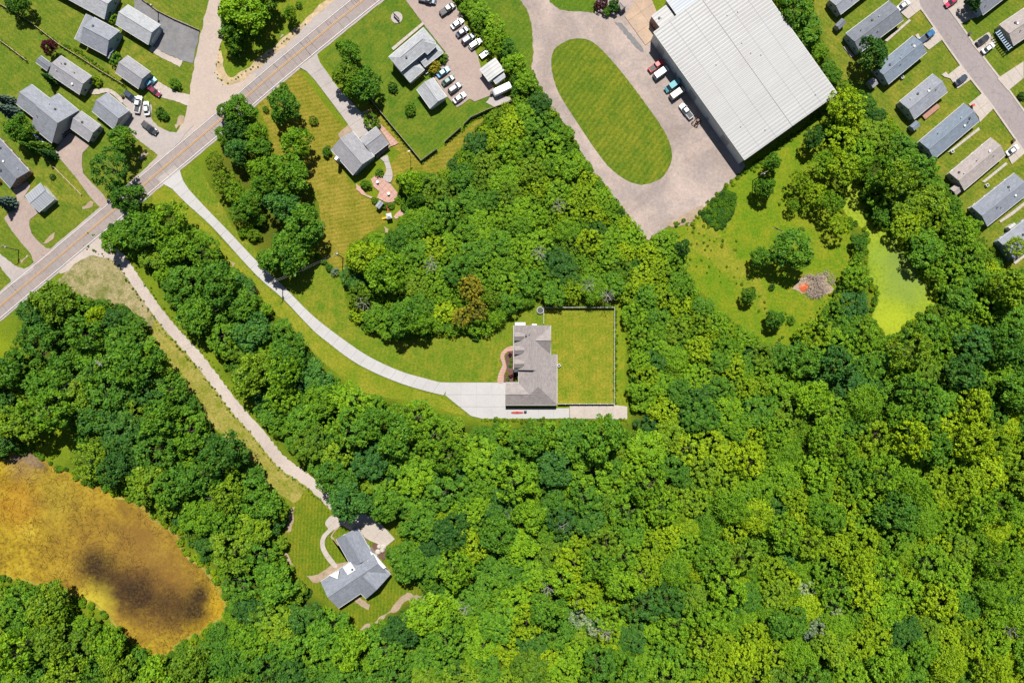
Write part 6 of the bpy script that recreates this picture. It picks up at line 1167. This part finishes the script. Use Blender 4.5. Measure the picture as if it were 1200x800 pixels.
def forest_stuff(name, label, items):
    """one object; a geometry node tree sets an instance of a tree on each of its points"""
    protos = {}; pt, rot, scl, ix = [], [], [], []
    for it in items:
        x, y, r, kind, hue = it[:5]; v = int(rng.integers(len(CROWN[kind]))); key = (kind, hue, v)
        if key not in protos:
            me = CROWN[kind][v].copy(); me.materials.clear(); me.materials.append(LEAF[hue]); po = bpy.data.objects.new('foliage', me); protos[key] = (len(protos), po)
        s_ = r * S / 5.0; sv = vscale(kind, s_) * (it[6] * .8 if len(it) > 6 else 1.0); w = W((x, y), ZC[kind] * sv); pt.append((w.x, w.y, -0.1 if kind != 'shrub' else -0.25 * s_)); rot.append(rng.uniform(0, 6.28)); scl.append((s_, s_, sv * rng.uniform(.85, 1.15))); ix.append(protos[key][0])
    me = bpy.data.meshes.new(name); me.from_pydata(pt, [], []); n = len(pt)
    a = me.attributes.new('ix', 'INT', 'POINT'); a.data.foreach_set('value', np.array(ix, np.int32)); a = me.attributes.new('rz', 'FLOAT_VECTOR', 'POINT'); a.data.foreach_set('vector', np.column_stack([np.zeros(n), np.zeros(n), rot]).ravel().astype(np.float32)); a = me.attributes.new('sc', 'FLOAT_VECTOR', 'POINT'); a.data.foreach_set('vector', np.array(scl, np.float32).ravel())
    o = link(name, me); gt = bpy.data.node_groups.new(name, 'GeometryNodeTree'); gt.interface.new_socket('Geometry', in_out='INPUT', socket_type='NodeSocketGeometry'); gt.interface.new_socket('Geometry', in_out='OUTPUT', socket_type='NodeSocketGeometry')
    gi, go, jn = gt.nodes.new('NodeGroupInput'), gt.nodes.new('NodeGroupOutput'), gt.nodes.new('GeometryNodeJoinGeometry')
    def na(nm, ty): n_ = gt.nodes.new('GeometryNodeInputNamedAttribute'); n_.data_type = ty; n_.inputs['Name'].default_value = nm; return n_.outputs[0]
    ixs, rzs, scs = na('ix', 'INT'), na('rz', 'FLOAT_VECTOR'), na('sc', 'FLOAT_VECTOR')
    for key, (k, po) in protos.items():
        cmp = gt.nodes.new('FunctionNodeCompare'); cmp.data_type = 'INT'; cmp.operation = 'EQUAL'; gt.links.new(ixs, cmp.inputs[2]); cmp.inputs[3].default_value = k
        oi = gt.nodes.new('GeometryNodeObjectInfo'); oi.inputs['Object'].default_value = po; oi.inputs['As Instance'].default_value = True
        ip = gt.nodes.new('GeometryNodeInstanceOnPoints'); gt.links.new(gi.outputs[0], ip.inputs['Points']); gt.links.new(cmp.outputs[0], ip.inputs['Selection']); gt.links.new(oi.outputs['Geometry'], ip.inputs['Instance']); gt.links.new(rzs, ip.inputs['Rotation']); gt.links.new(scs, ip.inputs['Scale']); gt.links.new(ip.outputs[0], jn.inputs[0])
    gt.links.new(jn.outputs[0], go.inputs[0]); md = o.modifiers.new('scatter', 'NODES'); md.node_group = gt; tag(o, label, None, None, 'stuff'); return o
forest_stuff('woodland', 'smaller trees filling the woods between the larger ones', rest)
forest_stuff('undergrowth', 'low green undergrowth and bushes beneath the woods', und)
# bare grey snags among the crowns
for i, (x, y) in enumerate([(712, 346), (690, 334), (632, 296), (655, 240), (600, 600), (545, 712), (503, 725), (1185, 738), (20, 768), (22, 782), (252, 582), (505, 310), (425, 355), (660, 615), (642, 688), (710, 742)]):
    o = empty('dead_tree', W((x, y), 7)[:2] + (0,), i * 1.3); o.scale = (.9, .9, 1.1); tag(o, 'bare pale grey dead tree standing among green crowns', 'tree', 'bare snags in the woods'); link('branches', SNAG[i % 2], M['snag'], o)
# flower bed plants by the main house
for i, p in enumerate(((140, 380, 'maroon'), (145, 410, 'olive'), (140, 440, 'mid'), (120, 490, 'gold'), (140, 505, 'maroon'), (160, 500, 'maroon'), (178, 522, 'lime'), (125, 522, 'olive'))):
    plant(zMain((p[0], p[1]))[0], 2.4, 'shrub', p[2], 'in the mulch bed by the brick path')

# dead twigs lying in the algae pond
mb = MB()
while len(mb.v) < 7000 * 4:
    p = (random.uniform(0, 265), random.uniform(530, 768))
    if not pip([p], P_ALGAE)[0] or patch(p[0] * 1.5, p[1] * 1.5, 5) < -.3: continue
    a = random.uniform(0, 6.28); q = W(p, 0); L = random.uniform(.3, 1.5)
    for k in range(random.randint(1, 3)):
        e = q + Vector((math.cos(a), math.sin(a), 0)) * L; mb.tube(Vector((q.x, q.y, 0.0)), Vector((e.x, e.y, 0.02)), .042, .02, 4, False); q = q.lerp(e, .9); a += random.uniform(-.5, .5); L *= .75
tag(link('pond_twigs', mb.me(), plain('wet_twig', (0.035, 0.02, 0.01), .95, spec=0.0)), 'dark dead twigs scattered over the golden brown pond', kind='stuff')
